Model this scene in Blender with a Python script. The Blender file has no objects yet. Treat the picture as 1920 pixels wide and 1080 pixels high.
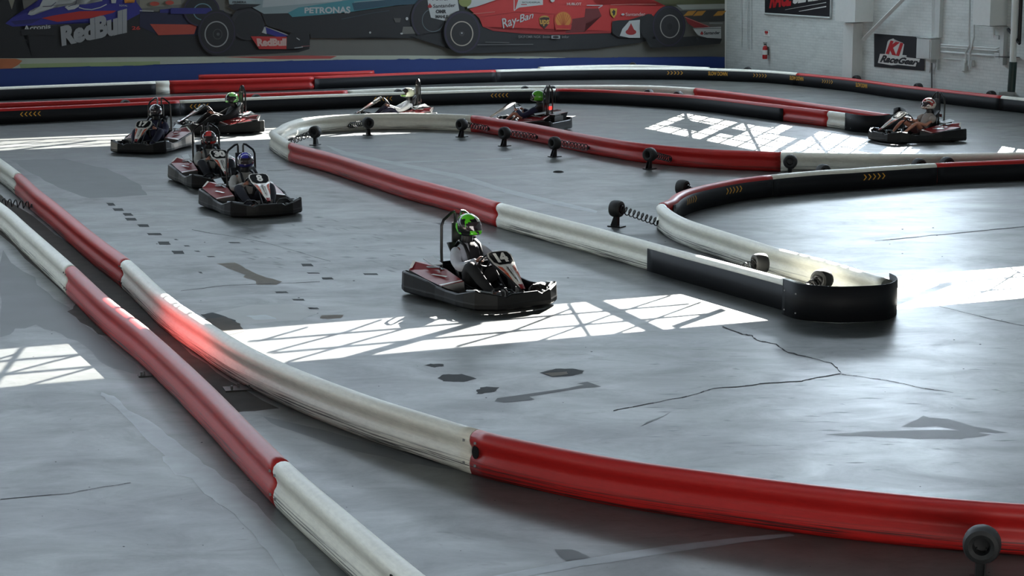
import bpy, bmesh, math, random
from mathutils import Vector, Matrix
random.seed(7)
D = bpy.data
C = bpy.context.scene.collection
PI = math.pi

# ------------------------------------------------------------------ camera
F, HZ, H = 3700.0, 670.0, 4.5
PHI = math.atan(HZ / F)
cam = D.cameras.new('camera'); camo = D.objects.new('camera', cam); C.objects.link(camo)
camo.location = (0, 0, H); camo.rotation_euler = (PI / 2 - PHI, 0, 0)
cam.sensor_width = 36.0; cam.lens = F / 1920 * 36.0; cam.clip_end = 300
bpy.context.scene.camera = camo

# hall axes: AU runs along the mural wall, AV runs from it towards the camera
ANG = math.radians(23.2)
AU = Vector((math.cos(ANG), math.sin(ANG), 0)); AV = Vector((math.sin(ANG), -math.cos(ANG), 0))
VW, UW = -57.6, 32.4          # mural wall, signed wall
COTU, COTV = 1.4, 1.6         # run of the sunbeams per metre of fall

# ------------------------------------------------------------------ world, sun, exposure
vs = bpy.context.scene.view_settings
vs.view_transform = 'Standard'; vs.look = 'None'; vs.gamma = 1.0; vs.use_curve_mapping = False
vs.exposure = 0.22
w = D.worlds.new('world'); bpy.context.scene.world = w; w.use_nodes = True
bg = w.node_tree.nodes['Background']; bg.inputs[0].default_value = (.62, .8, 1, 1); bg.inputs[1].default_value = 2.0
SUNV = (AU * COTU - AV * COTV + Vector((0, 0, 1))).normalized()
sl = D.lights.new('sun', 'SUN'); so = D.objects.new('sun', sl); C.objects.link(so)
sl.energy = 48; sl.angle = math.radians(.12); sl.color = (1, .97, .9)
so.rotation_euler = (-SUNV).to_track_quat('-Z', 'Y').to_euler(); so.location = (20, 40, 30)

def P3(u, v, z): return AU * u + AV * v + Vector((0, 0, z))
def area(name, loc, direction, sx, sy, power, col=(.74, .87, 1)):
    l = D.lights.new(name, 'AREA'); o = D.objects.new(name, l); C.objects.link(o)
    l.shape = 'RECTANGLE'; l.size = sx; l.size_y = sy; l.energy = power; l.color = col
    o.location = loc; z = -Vector(direction).normalized()
    x = Vector((0, 0, 1)).cross(z)
    x = x.normalized() if x.length > .01 else Vector(AU)
    y = z.cross(x)
    o.rotation_euler = Matrix((x, y, z)).transposed().to_euler()
    return o
GLASS = [-57.45, -35.4, -13.4, 8.6]        # sawtooth roof glass planes
GZ0, GZ1 = 8.5, 9.78
GC = (GZ0 + GZ1) / 2
area('skylight_glow', P3(0, GLASS[0] - .12, GC), AV + Vector((0, 0, -.12)), 60, 1.2, 2900)
area('skylight_glow', P3(0, GLASS[1] - .12, GC), AV + Vector((0, 0, -.5)), 60, 1.2, 3000)
area('skylight_glow', P3(0, GLASS[2] - .12, GC), AV + Vector((0, 0, -.7)), 60, 1.2, 2600)
area('window_glow', P3(UW + .35, -48.8, 7.3), -AU + Vector((0, 0, -.2)), 14, 2.6, 5200)
area('front_fill', P3(-4, 24, 3.6), -AV, 30, 5.5, 3300, (1, .975, .93))  # added fill lamp behind the camera; no opening stands there

# ------------------------------------------------------------------ pixel to place helpers
cp, sp = math.cos(PHI), math.sin(PHI)
def ray(px, py):
    X = (px - 960) / F; Y = -(py - 540) / F
    return Vector((X, cp + Y * sp, -sp + Y * cp))
def G(px, py, z=0.0):
    r = ray(px, py); t = (z - H) / r.z
    return Vector((r.x * t, r.y * t, z))
def proj(p):
    q = p - Vector((0, 0, H))
    zc = q.y * cp - q.z * sp; yc = q.y * sp + q.z * cp
    return (960 + F * q.x / zc, 540 - F * yc / zc)
def onV(px, py, off=0):                      # point on the mural wall
    r = ray(px, py); t = (VW + off - Vector((0, 0, 0)).dot(AV)) / r.dot(AV)
    return Vector((0, 0, H)) + r * t
def onU(px, py, off=0):                      # point on the signed wall
    r = ray(px, py); t = (UW - off) / r.dot(AU)
    return Vector((0, 0, H)) + r * t

# ------------------------------------------------------------------ materials
def srgb(c):
    return tuple(((x / 255) / 12.92 if x / 255 <= .04045 else ((x / 255 + .055) / 1.055) ** 2.4) for x in c) + (1,)
MC = {}
def mat(name, col, rough=.5, metal=0, var=.12, scale=9, emis=None, spec=.5, coat=0):
    if name in MC: return MC[name]
    m = D.materials.new(name); m.use_nodes = True; n = m.node_tree.nodes; l = m.node_tree.links
    b = n['Principled BSDF']; b.inputs['Roughness'].default_value = rough; b.inputs['Metallic'].default_value = metal
    b.inputs['Specular IOR Level'].default_value = spec; b.inputs['Coat Weight'].default_value = coat
    c = srgb(col)
    tc = n.new('ShaderNodeTexCoord'); no = n.new('ShaderNodeTexNoise'); no.inputs['Scale'].default_value = scale
    no.inputs['Detail'].default_value = 4
    mx = n.new('ShaderNodeMix'); mx.data_type = 'RGBA'
    mx.inputs[6].default_value = tuple(x * (1 - var) for x in c[:3]) + (1,)
    mx.inputs[7].default_value = tuple(min(1, x * (1 + var)) for x in c[:3]) + (1,)
    l.new(tc.outputs['Object'], no.inputs['Vector']); l.new(no.outputs['Fac'], mx.inputs[0]); l.new(mx.outputs[2], b.inputs['Base Color'])
    if emis: b.inputs['Emission Color'].default_value = c; b.inputs['Emission Strength'].default_value = emis
    MC[name] = m; return m
def N(m, t, **kw):
    x = m.node_tree.nodes.new(t)
    for k, v in kw.items(): setattr(x, k, v)
    return x
def ramp(m, src, stops):
    r = N(m, 'ShaderNodeValToRGB'); e = r.color_ramp.elements
    e[0].position, e[0].color = stops[0]; e[1].position, e[1].color = stops[-1]
    for p, c in stops[1:-1]:
        q = e.new(p); q.color = c
    m.node_tree.links.new(src, r.inputs[0]); return r.outputs[0]
def mixc(m, f, a, b, mode='MIX'):
    x = N(m, 'ShaderNodeMix', data_type='RGBA', blend_type=mode); l = m.node_tree.links
    for i, s in ((0, f), (6, a), (7, b)):
        if hasattr(s, 'is_linked'): l.new(s, x.inputs[i])
        else: x.inputs[i].default_value = s
    return x.outputs[2]
def noise(m, vec, scale, detail=5, rough=.6, dist=0):
    x = N(m, 'ShaderNodeTexNoise'); x.inputs['Scale'].default_value = scale; x.inputs['Detail'].default_value = detail
    x.inputs['Roughness'].default_value = rough; x.inputs['Distortion'].default_value = dist
    m.node_tree.links.new(vec, x.inputs['Vector']); return x.outputs['Fac']
def mapped(m, src, scale=(1, 1, 1), rot=(0, 0, 0)):
    x = N(m, 'ShaderNodeMapping'); x.inputs['Scale'].default_value = scale; x.inputs['Rotation'].default_value = rot
    m.node_tree.links.new(src, x.inputs['Vector']); return x.outputs[0]
g3 = lambda v: (v, v, v, 1)

def floor_mat():
    m = D.materials.new('polished_concrete'); m.use_nodes = True; l = m.node_tree.links
    b = m.node_tree.nodes['Principled BSDF']; tc = N(m, 'ShaderNodeTexCoord').outputs['Object']
    big = noise(m, mapped(m, tc, (.25, .5, 1), (0, 0, .3)), 1.0, 6, .65, .4)
    c = ramp(m, big, [(.3, srgb((60, 63, 63))), (.5, srgb((80, 84, 85))), (.72, srgb((102, 106, 106)))])
    st = noise(m, mapped(m, tc, (.9, 1.5, 1), (0, 0, -.35)), 1.1, 8, .72, .6)
    c = mixc(m, 1.0, c, ramp(m, st, [(.28, g3(.62)), (.5, g3(.95)), (.75, g3(1.18))]), 'MULTIPLY')
    fi = noise(m, mapped(m, tc, (1, 2, 1), (0, 0, .2)), 14, 6, .75)
    c = mixc(m, .5, c, ramp(m, fi, [(.3, g3(.7)), (.7, g3(1.1))]), 'MULTIPLY')
    sp_ = noise(m, mapped(m, tc, (1.0, 2.2, 1), (0, 0, -.9)), 1.6, 4, .6, 1.5)
    c = mixc(m, 1.0, c, ramp(m, sp_, [(.29, g3(.45)), (.36, g3(1))]), 'MULTIPLY')
    warm = noise(m, mapped(m, tc, (.1, .2, 1)), 1, 3)
    c = mixc(m, 1.0, c, ramp(m, warm, [(.35, (1, 1, 1, 1)), (.6, (1.0, .93, .84, 1))]), 'MULTIPLY')
    l.new(c, b.inputs['Base Color'])
    l.new(ramp(m, st, [(.3, g3(.46)), (.7, g3(.32))]), b.inputs['Roughness'])
    bp = N(m, 'ShaderNodeBump'); bp.inputs['Strength'].default_value = .035; bp.inputs['Distance'].default_value = .02
    l.new(st, bp.inputs['Height']); l.new(bp.outputs[0], b.inputs['Normal'])
    b.inputs['Specular IOR Level'].default_value = .42
    return m
def rail_mat(name, col, grime):
    m = D.materials.new(name); m.use_nodes = True; l = m.node_tree.links
    b = m.node_tree.nodes['Principled BSDF']; tc = N(m, 'ShaderNodeTexCoord'); uv = tc.outputs['UV']
    c0 = srgb(col)
    a = noise(m, mapped(m, uv, (1, 1, 1)), 3, 5)
    c = mixc(m, a, tuple(x * .86 for x in c0[:3]) + (1,), tuple(min(1, x * 1.1) for x in c0[:3]) + (1,))
    # black tyre scuffs run lengthwise on the lower lobe, where bumpers rub
    s = noise(m, mapped(m, uv, (.5, 34, 1)), 1.6, 5, .6)
    scr = ramp(m, s, [(.49, g3(0)), (.57, g3(1))])
    sx = N(m, 'ShaderNodeSeparateXYZ'); l.new(uv, sx.inputs[0])
    low = ramp(m, sx.outputs[1], [(.0, g3(1)), (.12, g3(.9)), (.19, g3(.05)), (1.0, g3(.02))])
    mm = N(m, 'ShaderNodeMath', operation='MULTIPLY'); l.new(scr, mm.inputs[0]); l.new(low, mm.inputs[1])
    c = mixc(m, mm.outputs[0], c, grime)
    f2 = noise(m, mapped(m, uv, (2, 6, 1)), 5, 6, .7)
    c = mixc(m, .35, c, ramp(m, f2, [(.35, g3(.72)), (.6, g3(1.05))]), 'MULTIPLY')
    l.new(c, b.inputs['Base Color']); b.inputs['Roughness'].default_value = .42
    return m
def panel_mat():
    m = D.materials.new('scuffed_black_plastic'); m.use_nodes = True; l = m.node_tree.links
    b = m.node_tree.nodes['Principled BSDF']; uv = N(m, 'ShaderNodeTexCoord').outputs['UV']
    s = noise(m, mapped(m, uv, (.7, 40, 1)), 2, 8, .8)
    l.new(ramp(m, s, [(.3, srgb((16, 17, 20))), (.6, srgb((27, 29, 33))), (.8, srgb((60, 63, 68)))]), b.inputs['Base Color'])
    b.inputs['Roughness'].default_value = .55; b.inputs['Specular IOR Level'].default_value = .22
    return m
def brick_mat():
    m = D.materials.new('white_painted_brick'); m.use_nodes = True; l = m.node_tree.links
    b = m.node_tree.nodes['Principled BSDF']; uv = N(m, 'ShaderNodeTexCoord').outputs['UV']
    br = N(m, 'ShaderNodeTexBrick'); l.new(uv, br.inputs['Vector']); br.inputs['Scale'].default_value = 1
    br.inputs['Brick Width'].default_value = .3; br.inputs['Row Height'].default_value = .085; br.inputs['Mortar Size'].default_value = .008
    br.inputs['Color1'].default_value = srgb((214, 219, 217)); br.inputs['Color2'].default_value = srgb((206, 212, 210))
    br.inputs['Mortar'].default_value = srgb((196, 202, 201))
    n = noise(m, mapped(m, uv, (.5, 1.2, 1)), 2.2, 7, .7)
    c = mixc(m, 1.0, br.outputs[0], ramp(m, n, [(.25, g3(.72)), (.45, g3(.94)), (.7, g3(1.03))]), 'MULTIPLY')
    l.new(c, b.inputs['Base Color']); b.inputs['Roughness'].default_value = .75
    bp = N(m, 'ShaderNodeBump'); bp.inputs['Strength'].default_value = .12; bp.inputs['Distance'].default_value = .02
    l.new(br.outputs[1], bp.inputs['Height']); bp.invert = True; l.new(bp.outputs[0], b.inputs['Normal'])
    return m
M_floor = floor_mat(); M_panel = panel_mat(); M_brick = brick_mat()
M_red = rail_mat('red_rail_plastic', (188, 31, 29), srgb((50, 32, 32)))
M_white = rail_mat('white_rail_plastic', (243, 242, 230), srgb((40, 42, 42)))
M_yel = mat('yellow_marking', (214, 158, 50), .6, var=.3, scale=30)
M_rub = mat('black_rubber', (34, 35, 36), .62)
M_steel = mat('dark_steel', (38, 39, 41), .42, .5)
M_spr = mat('spring_steel', (44, 44, 46), .35, .7)
M_wht = mat('white_paint', (214, 218, 216), .6, var=.05)
M_blk = mat('black_plastic', (22, 23, 25), .38)
M_gry = mat('grey_metal', (120, 124, 126), .4, .6)

# ------------------------------------------------------------------ mesh helpers
def link(name, me, parent=None):
    o = D.objects.new(name, me); C.objects.link(o)
    if parent: o.parent = parent
    return o
def finish(bm, name, mats, parent=None, smooth=False, normals=True):
    if normals: bmesh.ops.recalc_face_normals(bm, faces=bm.faces)
    me = D.meshes.new(name); bm.to_mesh(me); bm.free()
    for m in (mats if isinstance(mats, (list, tuple)) else [mats]): me.materials.append(m)
    if smooth:
        for p in me.polygons: p.use_smooth = True
        try: me.set_sharp_from_angle(angle=math.radians(40))
        except Exception: pass
    return link(name, me, parent)
def tag(o, label=None, cat=None, group=None, kind=None):
    if label: o['label'] = label
    if cat: o['category'] = cat
    if group: o['group'] = group
    if kind: o['kind'] = kind
    return o
def empty(name, loc=(0, 0, 0), rz=0):
    o = D.objects.new(name, None); C.objects.link(o); o.location = loc; o.rotation_euler = (0, 0, rz); o.empty_display_size = .1
    return o
def boxm(bm, c, s, mi=0, M=None):
    r = bmesh.ops.create_cube(bm, size=1)
    for v in r['verts']:
        v.co = Vector((v.co.x * s[0] + c[0], v.co.y * s[1] + c[1], v.co.z * s[2] + c[2]))
        if M: v.co = M @ v.co
    for f in {f for v in r['verts'] for f in v.link_faces}: f.material_index = mi
def tube(bm, pts, r, seg=8, mi=0, closed=False, cap=True):
    pts = [Vector(p) for p in pts]; n = len(pts); rings = []
    up = Vector((0, 0, 1)); prev = None
    for i, p in enumerate(pts):
        a = pts[(i - 1) % n] if (closed or i) else p; b = pts[(i + 1) % n] if (closed or i < n - 1) else p
        t = (b - a).normalized()
        if prev is None:
            x = t.cross(up)
            if x.length < .05: x = t.cross(Vector((1, 0, 0)))
        else: x = prev - t * prev.dot(t)
        x.normalize(); prev = x; y = t.cross(x)
        rr = r[i] if isinstance(r, (list, tuple)) else r
        rings.append([bm.verts.new(p + (x * math.cos(k * 2 * PI / seg) + y * math.sin(k * 2 * PI / seg)) * rr) for k in range(seg)])
    for i in range(n if closed else n - 1):
        A, B = rings[i], rings[(i + 1) % n]
        for k in range(seg):
            f = bm.faces.new((A[k], A[(k + 1) % seg], B[(k + 1) % seg], B[k])); f.material_index = mi
    if not closed and cap:
        for R in (rings[0], rings[-1]):
            f = bm.faces.new(R); f.material_index = mi
def lathe(bm, prof, axis='X', c=(0, 0, 0), seg=24, mi=0, closed=True):
    rings = []
    for (r, h) in prof:
        ring = []
        for k in range(seg):
            a = 2 * PI * k / seg
            q = {'X': (h, r * math.cos(a), r * math.sin(a)), 'Z': (r * math.cos(a), r * math.sin(a), h), 'Y': (r * math.cos(a), h, r * math.sin(a))}[axis]
            ring.append(bm.verts.new(Vector(q) + Vector(c)))
        rings.append(ring)
    m = len(rings)
    for i in range(m if closed else m - 1):
        for k in range(seg):
            f = bm.faces.new((rings[i][k], rings[i][(k + 1) % seg], rings[(i + 1) % m][(k + 1) % seg], rings[(i + 1) % m][k])); f.material_index = mi
    if not closed:
        for R in (rings[0], rings[-1]):
            if prof[0][0] > 0: f = bm.faces.new(R); f.material_index = mi
def prism(bm, poly, z0, z1, mi=0, side=None):
    a = [bm.verts.new((x, y, z0)) for x, y in poly]; b = [bm.verts.new((x, y, z1)) for x, y in poly]
    f = bm.faces.new(a); f.material_index = mi; f = bm.faces.new(b); f.material_index = mi
    n = len(poly)
    for i in range(n):
        f = bm.faces.new((a[i], a[(i + 1) % n], b[(i + 1) % n], b[i])); f.material_index = mi if side is None else side
_tx = {}
def text2d(s, bold=.02, shear=0):
    """vertices in a unit box (x 0..1, y 0..1) and triangles of a word"""
    k = (s, bold, shear)
    if k in _tx: return _tx[k]
    cu = D.curves.new('word', 'FONT'); cu.body = s; cu.offset = bold; cu.shear = shear; cu.fill_mode = 'FRONT'; cu.resolution_u = 3
    o = D.objects.new('word', cu); C.objects.link(o)
    dg = bpy.context.evaluated_depsgraph_get(); dg.update()
    me = D.meshes.new_from_object(o.evaluated_get(dg))
    vs_ = [v.co.copy() for v in me.vertices]; fs = [tuple(p.vertices) for p in me.polygons]
    D.objects.remove(o); D.meshes.remove(me)
    x0 = min(v.x for v in vs_); x1 = max(v.x for v in vs_); y0 = min(v.y for v in vs_); y1 = max(v.y for v in vs_)
    _tx[k] = ([((v.x - x0) / (x1 - x0), (v.y - y0) / (y1 - y0)) for v in vs_], fs); return _tx[k]
def put_text(bm, s, fn, mi, bold=.02, shear=0):
    """fn maps (x 0..1, y 0..1) to a point"""
    vs_, fs = text2d(s, bold, shear)
    V = [bm.verts.new(fn(x, y)) for x, y in vs_]
    for f in fs:
        try: q = bm.faces.new([V[i] for i in f]); q.material_index = mi
        except ValueError: pass
def bil(q, x, y):
    TL, TR, BR, BL = q
    tx = TL[0] + (TR[0] - TL[0]) * x; ty = TL[1] + (TR[1] - TL[1]) * x
    bx = BL[0] + (BR[0] - BL[0]) * x; by = BL[1] + (BR[1] - BL[1]) * x
    return (bx + (tx - bx) * y, by + (ty - by) * y)

# ------------------------------------------------------------------ floor with its repairs, cracks and stains
FM = [M_floor, mat('dark_repair', (42, 46, 48), .75, var=.3, scale=6, spec=.2), mat('tan_repair', (112, 105, 94), .75, var=.25, scale=8, spec=.2),
      mat('crack_black', (22, 24, 26), .9), mat('pale_repair', (112, 117, 120), .40, var=.4, scale=5), mat('old_number_paint', (48, 52, 55), .6, var=.25, scale=6, spec=.3), mat('faint_repair', (98, 97, 92), .42, var=.35, scale=3)]  # crack material is plain near-black, also used for the small floor specks
bm = bmesh.new()
def quad_world(bm, pts, mi=0):
    f = bm.faces.new([bm.verts.new(p) for p in pts]); f.material_index = mi; return f
quad_world(bm, [P3(-34, VW - .3, 0), P3(UW + .3, VW - .3, 0), P3(UW + .3, 30, 0), P3(-34, 30, 0)])
def mark(px, mi, z=.0015):
    f = bm.faces.new([bm.verts.new(G(x, y, z)) for x, y in px]); f.material_index = mi
    bmesh.ops.triangulate(bm, faces=[f], ngon_method='EAR_CLIP')
def rough(px, j=1.2, n=4):
    out = []
    for i, (x, y) in enumerate(px):
        X, Y = px[(i + 1) % len(px)]
        for k in range(n):
            t = k / n; out.append((x + (X - x) * t + random.uniform(-j, j) * 1.6, y + (Y - y) * t + random.uniform(-j, j) * .45))
    return out
def crack(px, w0=.9, mi=3):
    pts = []
    for (a, b) in zip(px, px[1:]):
        for k in range(4):
            t = k / 4; pts.append((a[0] + (b[0] - a[0]) * t + random.uniform(-1.5, 1.5), a[1] + (b[1] - a[1]) * t + random.uniform(-.8, .8)))
    pts.append(px[-1])
    for a, b in zip(pts, pts[1:]):
        q = random.uniform(.3, 1) * w0
        dx, dy = b[0] - a[0], b[1] - a[1]; L_ = math.hypot(dx, dy) + 1e-6; nx, ny = -dy / L_ * q * .9, dx / L_ * q * .9
        mark([(a[0] - nx, a[1] - ny), (b[0] - nx, b[1] - ny), (b[0] + nx, b[1] + ny), (a[0] + nx, a[1] + ny)], mi, .002)
for x, y, wd, hh in [(208, 383, 18, 5), (222, 393, 22, 5), (240, 402, 20, 5), (246, 411, 24, 5), (269, 423, 24, 5), (290, 439, 30, 4), (308, 456, 25, 6),
                     (334, 473, 25, 6), (330, 449, 10, 2), (370, 471, 12, 2), (396, 481, 18, 2), (350, 461, 14, 2), (528, 548, 27, 3), (560, 562, 25, 3), (588, 578, 22, 3),
                     (576, 497, 24, 5), (614, 522, 24, 4), (588, 512, 26, 2), (440, 455, 24, 2), (376, 511, 10, 3), (695, 514, 30, 3)]:
    mark(rough([(x - wd / 2, y - hh / 2), (x + wd / 2 - 4, y - hh / 2), (x + wd / 2, y + hh / 2), (x - wd / 2 + 4, y + hh / 2)], .5, 3), 1)
mark(rough([(407, 494), (440, 492), (455, 500), (474, 510), (500, 520), (528, 528), (520, 534), (483, 534), (477, 526), (455, 520), (462, 515), (437, 507)], .9, 3), 2)
mark(rough([(603, 591), (645, 590), (640, 596), (618, 598), (600, 597)], .6), 2)
mark(rough([(400, 586), (470, 572), (560, 570), (600, 585), (560, 600), (480, 606), (430, 612)], 1.6), 6)
mark(rough([(378, 590), (400, 586), (440, 600), (450, 610), (425, 616), (395, 605)], 1.6), 1, .0025)
mark(rough([(460, 592), (500, 590), (520, 598), (480, 600)], 1.2), 4, .0025)
Z7 = lambda L: [(720 + x / 4, 640 + y / 4) for x, y in L]
mark(Z7([(1445, 315), (1525, 302), (1630, 340), (1475, 352), (1090, 415), (1130, 435), (1100, 442), (900, 460), (830, 450), (850, 425), (1000, 405), (1380, 350), (1500, 325)]), 5)
mark(rough(Z7([(1165, 235), (1290, 205), (1420, 205), (1500, 220), (1490, 240), (1390, 262), (1260, 268)]), .7), 1)
mark(rough(Z7([(1200, 240), (1370, 225), (1380, 245), (1260, 262)]), .7), 4 - 2, .0025)
mark(rough(Z7([(405, 275), (440, 248), (590, 245), (690, 280), (600, 305), (450, 300)]), 1.2), 1)
mark(rough(Z7([(305, 180), (350, 168), (440, 168), (455, 185), (380, 195)]), 1.2), 1)
mark(rough(Z7([(690, 370), (740, 340), (860, 345), (830, 380), (700, 395)]), 1.5), 1)
Z1 = lambda L: [(1000 + x * .375, 560 + y * .375) for x, y in L]
crack(Z1([(945, 140), (1050, 178), (1095, 185), (1115, 208), (1210, 228), (1275, 268), (1360, 290), (1490, 322), (1520, 345), (1540, 375)]), 1.4)
crack(Z1([(1540, 375), (1390, 400), (1340, 412), (1130, 425), (1060, 437), (900, 448), (840, 468), (740, 495), (600, 520), (500, 540), (400, 560)]), 1.1)
crack(Z1([(1540, 375), (1650, 392), (1740, 405), (1830, 420), (1910, 440), (2100, 470)]), .6)
crack([(500, 320), (545, 318)], .5); crack([(1760, 575), (1860, 598), (1925, 612)], .6); crack([(0, 936), (130, 925), (200, 912), (245, 905)], .6)
crack([(1640, 452), (1700, 446), (1790, 437), (1920, 425)], .9, 1); crack([(340, 545), (420, 535), (600, 528)], .4); crack([(360, 430), (500, 455), (620, 490)], .4, 1)
band = [(188, 735), (215, 742), (240, 770), (290, 795), (330, 825), (355, 848), (400, 880), (460, 925), (520, 985), (560, 1030), (600, 1080), (640, 1120), (560, 1120), (500, 1030), (470, 995),
        (420, 950), (385, 925), (340, 880), (300, 845), (255, 805), (225, 770), (200, 750)]
mark(rough(band, 2.5, 3), 4)
mark(rough([(302, 856), (350, 850), (420, 960), (380, 900), (330, 890)], 2), 4, .0012)
mark(rough([(500, 1015), (540, 1018), (580, 1060), (560, 1075), (520, 1040)], 2), 4, .0025)
mark(rough([(900, 1085), (1080, 1050), (1260, 1022), (1400, 1006), (1480, 1000), (1490, 1004), (1400, 1016), (1280, 1032), (1090, 1062), (960, 1085)], 1.4), 4)
mark(rough([(612, 272), (650, 285), (740, 303), (860, 327), (960, 357), (1060, 380), (1120, 395), (1118, 399), (1050, 386), (950, 362), (850, 332), (730, 307), (640, 290)], .8), 4)
mark(rough([(740, 303), (860, 300), (960, 296), (960, 298), (860, 302), (740, 306)], .5), 4, .0025)
mark(rough([(1545, 815), (1650, 808), (1790, 806), (1860, 815), (1800, 824), (1690, 822)], 2.5), 8, .001)
mark(rough([(1040, 930 + 100), (1075, 1030), (1110, 1045), (1060, 1052)], 1.5), 8, .0025)
FM.append(mat('trodden_dirt', (62, 57, 52), .8, spec=.2, var=.45, scale=5)); FM.append(mat('darker_concrete', (70, 73, 74), .5, var=.3, scale=2, spec=.35))  # last material: slightly darker grey for floor patches, strips and streaks
mark(rough([(-40, 340), (0, 366), (60, 404), (150, 474), (250, 554), (340, 648), (430, 715), (520, 765), (430, 775), (330, 735), (200, 620), (100, 530), (0, 440), (-60, 400)], 2.5), 7, .0008)
mark(rough([(0, 470), (60, 520), (140, 590), (225, 665), (270, 705), (200, 688), (150, 640), (60, 610), (0, 630)], 5, 5), 8, .0007)
mark(rough([(150, 560), (190, 600), (230, 640), (180, 625), (130, 585)], 4, 4), 7, .0009)
mark(rough([(20, 300), (120, 298), (200, 316), (262, 345), (275, 366), (170, 372), (110, 352), (60, 325)], 2, 4), 8, .0007)
mark(rough([(480, 776), (600, 806), (760, 850), (850, 880), (760, 868), (620, 832), (520, 800)], 3, 4), 8, .0007)
mark(rough([(380, 598), (420, 594), (452, 606), (460, 622), (430, 628), (400, 614)], 3, 3), 7, .0028)
mark(rough([(1690, 800), (1730, 780), (1780, 786), (1830, 800), (1890, 812), (1820, 812), (1760, 800)], 3, 3), 8, .0009)
mark(rough([(1210, 792), (1260, 772), (1222, 790), (1200, 800)], 2, 3), 8, .0009)
for k in range(70):
    x = random.uniform(430, 900); y = random.uniform(405, 520); wd = random.uniform(8, 34); hh = random.uniform(.6, 1.6); sl_ = random.uniform(-.02, .28) * wd
    mark([(x, y), (x + wd * .5, y - hh + sl_ * .5), (x + wd, y + sl_), (x + wd * .5, y + hh + sl_ * .5)], 8, .0006)
for k in range(80):
    x = random.uniform(1200, 1915); y = random.uniform(640, 900); wd = random.uniform(10, 60); hh = random.uniform(.4, 1.2)
    if y > 790 + (x - 1000) * .15: continue
    mark([(x, y), (x + wd * .5, y - hh), (x + wd, y + random.uniform(-1, 2)), (x + wd * .5, y + hh)], 8, .0006)
for k in range(90):
    x = random.uniform(0, 1900); y = random.uniform(420, 1075); q = random.uniform(1, 3)
    mark([(x - q, y), (x, y - q * .3), (x + q, y), (x, y + q * .3)], 3, .0007)
tag(finish(bm, 'floor', FM, normals=False), kind='structure')

# ------------------------------------------------------------------ walls and roof
def wall_quad(name, pts, uvs, m):
    bm = bmesh.new(); uvl = bm.loops.layers.uv.new('uv')
    f = bm.faces.new([bm.verts.new(p) for p in pts])
    for lp, q in zip(f.loops, uvs): lp[uvl].uv = q
    return bm, uvl
def wall_boxes(name, boxes, m, parent=None):
    """boxes in hall coordinates u0,u1,v0,v1,z0,z1 with metric uv"""
    bm = bmesh.new(); uvl = bm.loops.layers.uv.new('uv')
    for (u0, u1, v0, v1, z0, z1) in boxes:
        r = bmesh.ops.create_cube(bm, size=1)
        hall = {}
        for v in r['verts']:
            h = ((u0 + u1) / 2 + v.co.x * (u1 - u0), (v0 + v1) / 2 + v.co.y * (v1 - v0), (z0 + z1) / 2 + v.co.z * (z1 - z0))
            hall[v] = h; v.co = P3(*h)
        for f in {f for v in r['verts'] for f in v.link_faces}:
            us = [hall[v][0] for v in f.verts]
            flatu = max(us) - min(us) < 1e-4
            for lp in f.loops:
                h = hall[lp.vert]; lp[uvl].uv = ((h[1] if flatu else h[0]), h[2])
    return finish(bm, name, m, parent)
M_roof = mat('grey_roof_deck', (150, 152, 150), .8)
tag(wall_boxes('wall_far', [(-34, UW + .3, VW - .3, VW, 0, 8.4)], M_wht), kind='structure')
WV0, WV1 = -54.3, -44            # run of the high side windows
tag(wall_boxes('wall_right', [(UW, UW + .3, VW, 30, 0, 4.6), (UW, UW + .3, VW, -41.9, 4.6, 5.9), (UW, UW + .3, -39, 30, 4.6, 6.4), (UW, UW + .3, -41.9, -39, 6.4, 6.5), (UW, UW + .3, VW, -50, 5.9, 6.4), (UW, UW + .3, VW, WV0, 6.4, 11), (UW, UW + .3, WV1, 30, 6.4, 11), (UW, UW + .3, WV1, -41.9, 5.9, 6.4), (UW, UW + .3, WV0, WV1, 8.5, 11)], M_brick), kind='structure')
tag(wall_boxes('wall_left', [(-34.3, -34, VW, 30, 0, 11)], M_brick), kind='structure')
tag(wall_boxes('wall_back', [(-34, UW, 30, 30.3, 0, 11)], M_brick), kind='structure')
def roof():
    bm = bmesh.new()
    def slab(v0, z0, v1, z1):
        for dz in (0, .2):
            quad_world(bm, [P3(-34, v0, z0 + dz), P3(UW + .3, v0, z0 + dz), P3(UW + .3, v1, z1 + dz), P3(-34, v1, z1 + dz)])
        quad_world(bm, [P3(-34, v0, z0), P3(UW + .3, v0, z0), P3(UW + .3, v0, z0 + .2), P3(-34, v0, z0 + .2)])
        quad_world(bm, [P3(-34, v1, z1), P3(UW + .3, v1, z1), P3(UW + .3, v1, z1 + .2), P3(-34, v1, z1 + .2)])
    prev = None
    for g in GLASS:
        if prev: slab(prev[0], prev[1], g, GZ0 - .1)
        # upright above the glass
        for dv in (0, .12): quad_world(bm, [P3(-34, g + dv, (GZ1 + .02)), P3(UW + .3, g + dv, (GZ1 + .02)), P3(UW + .3, g + dv, 10.8), P3(-34, g + dv, 10.8)])
        quad_world(bm, [P3(-34, g, (GZ1 + .02)), P3(UW + .3, g, (GZ1 + .02)), P3(UW + .3, g + .12, (GZ1 + .02)), P3(-34, g + .12, (GZ1 + .02))])
        prev = (g, 10.6)
    slab(prev[0], prev[1], 30.3, 8.4)
    return finish(bm, 'ceiling', M_roof)
tag(roof(), kind='structure')
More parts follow.
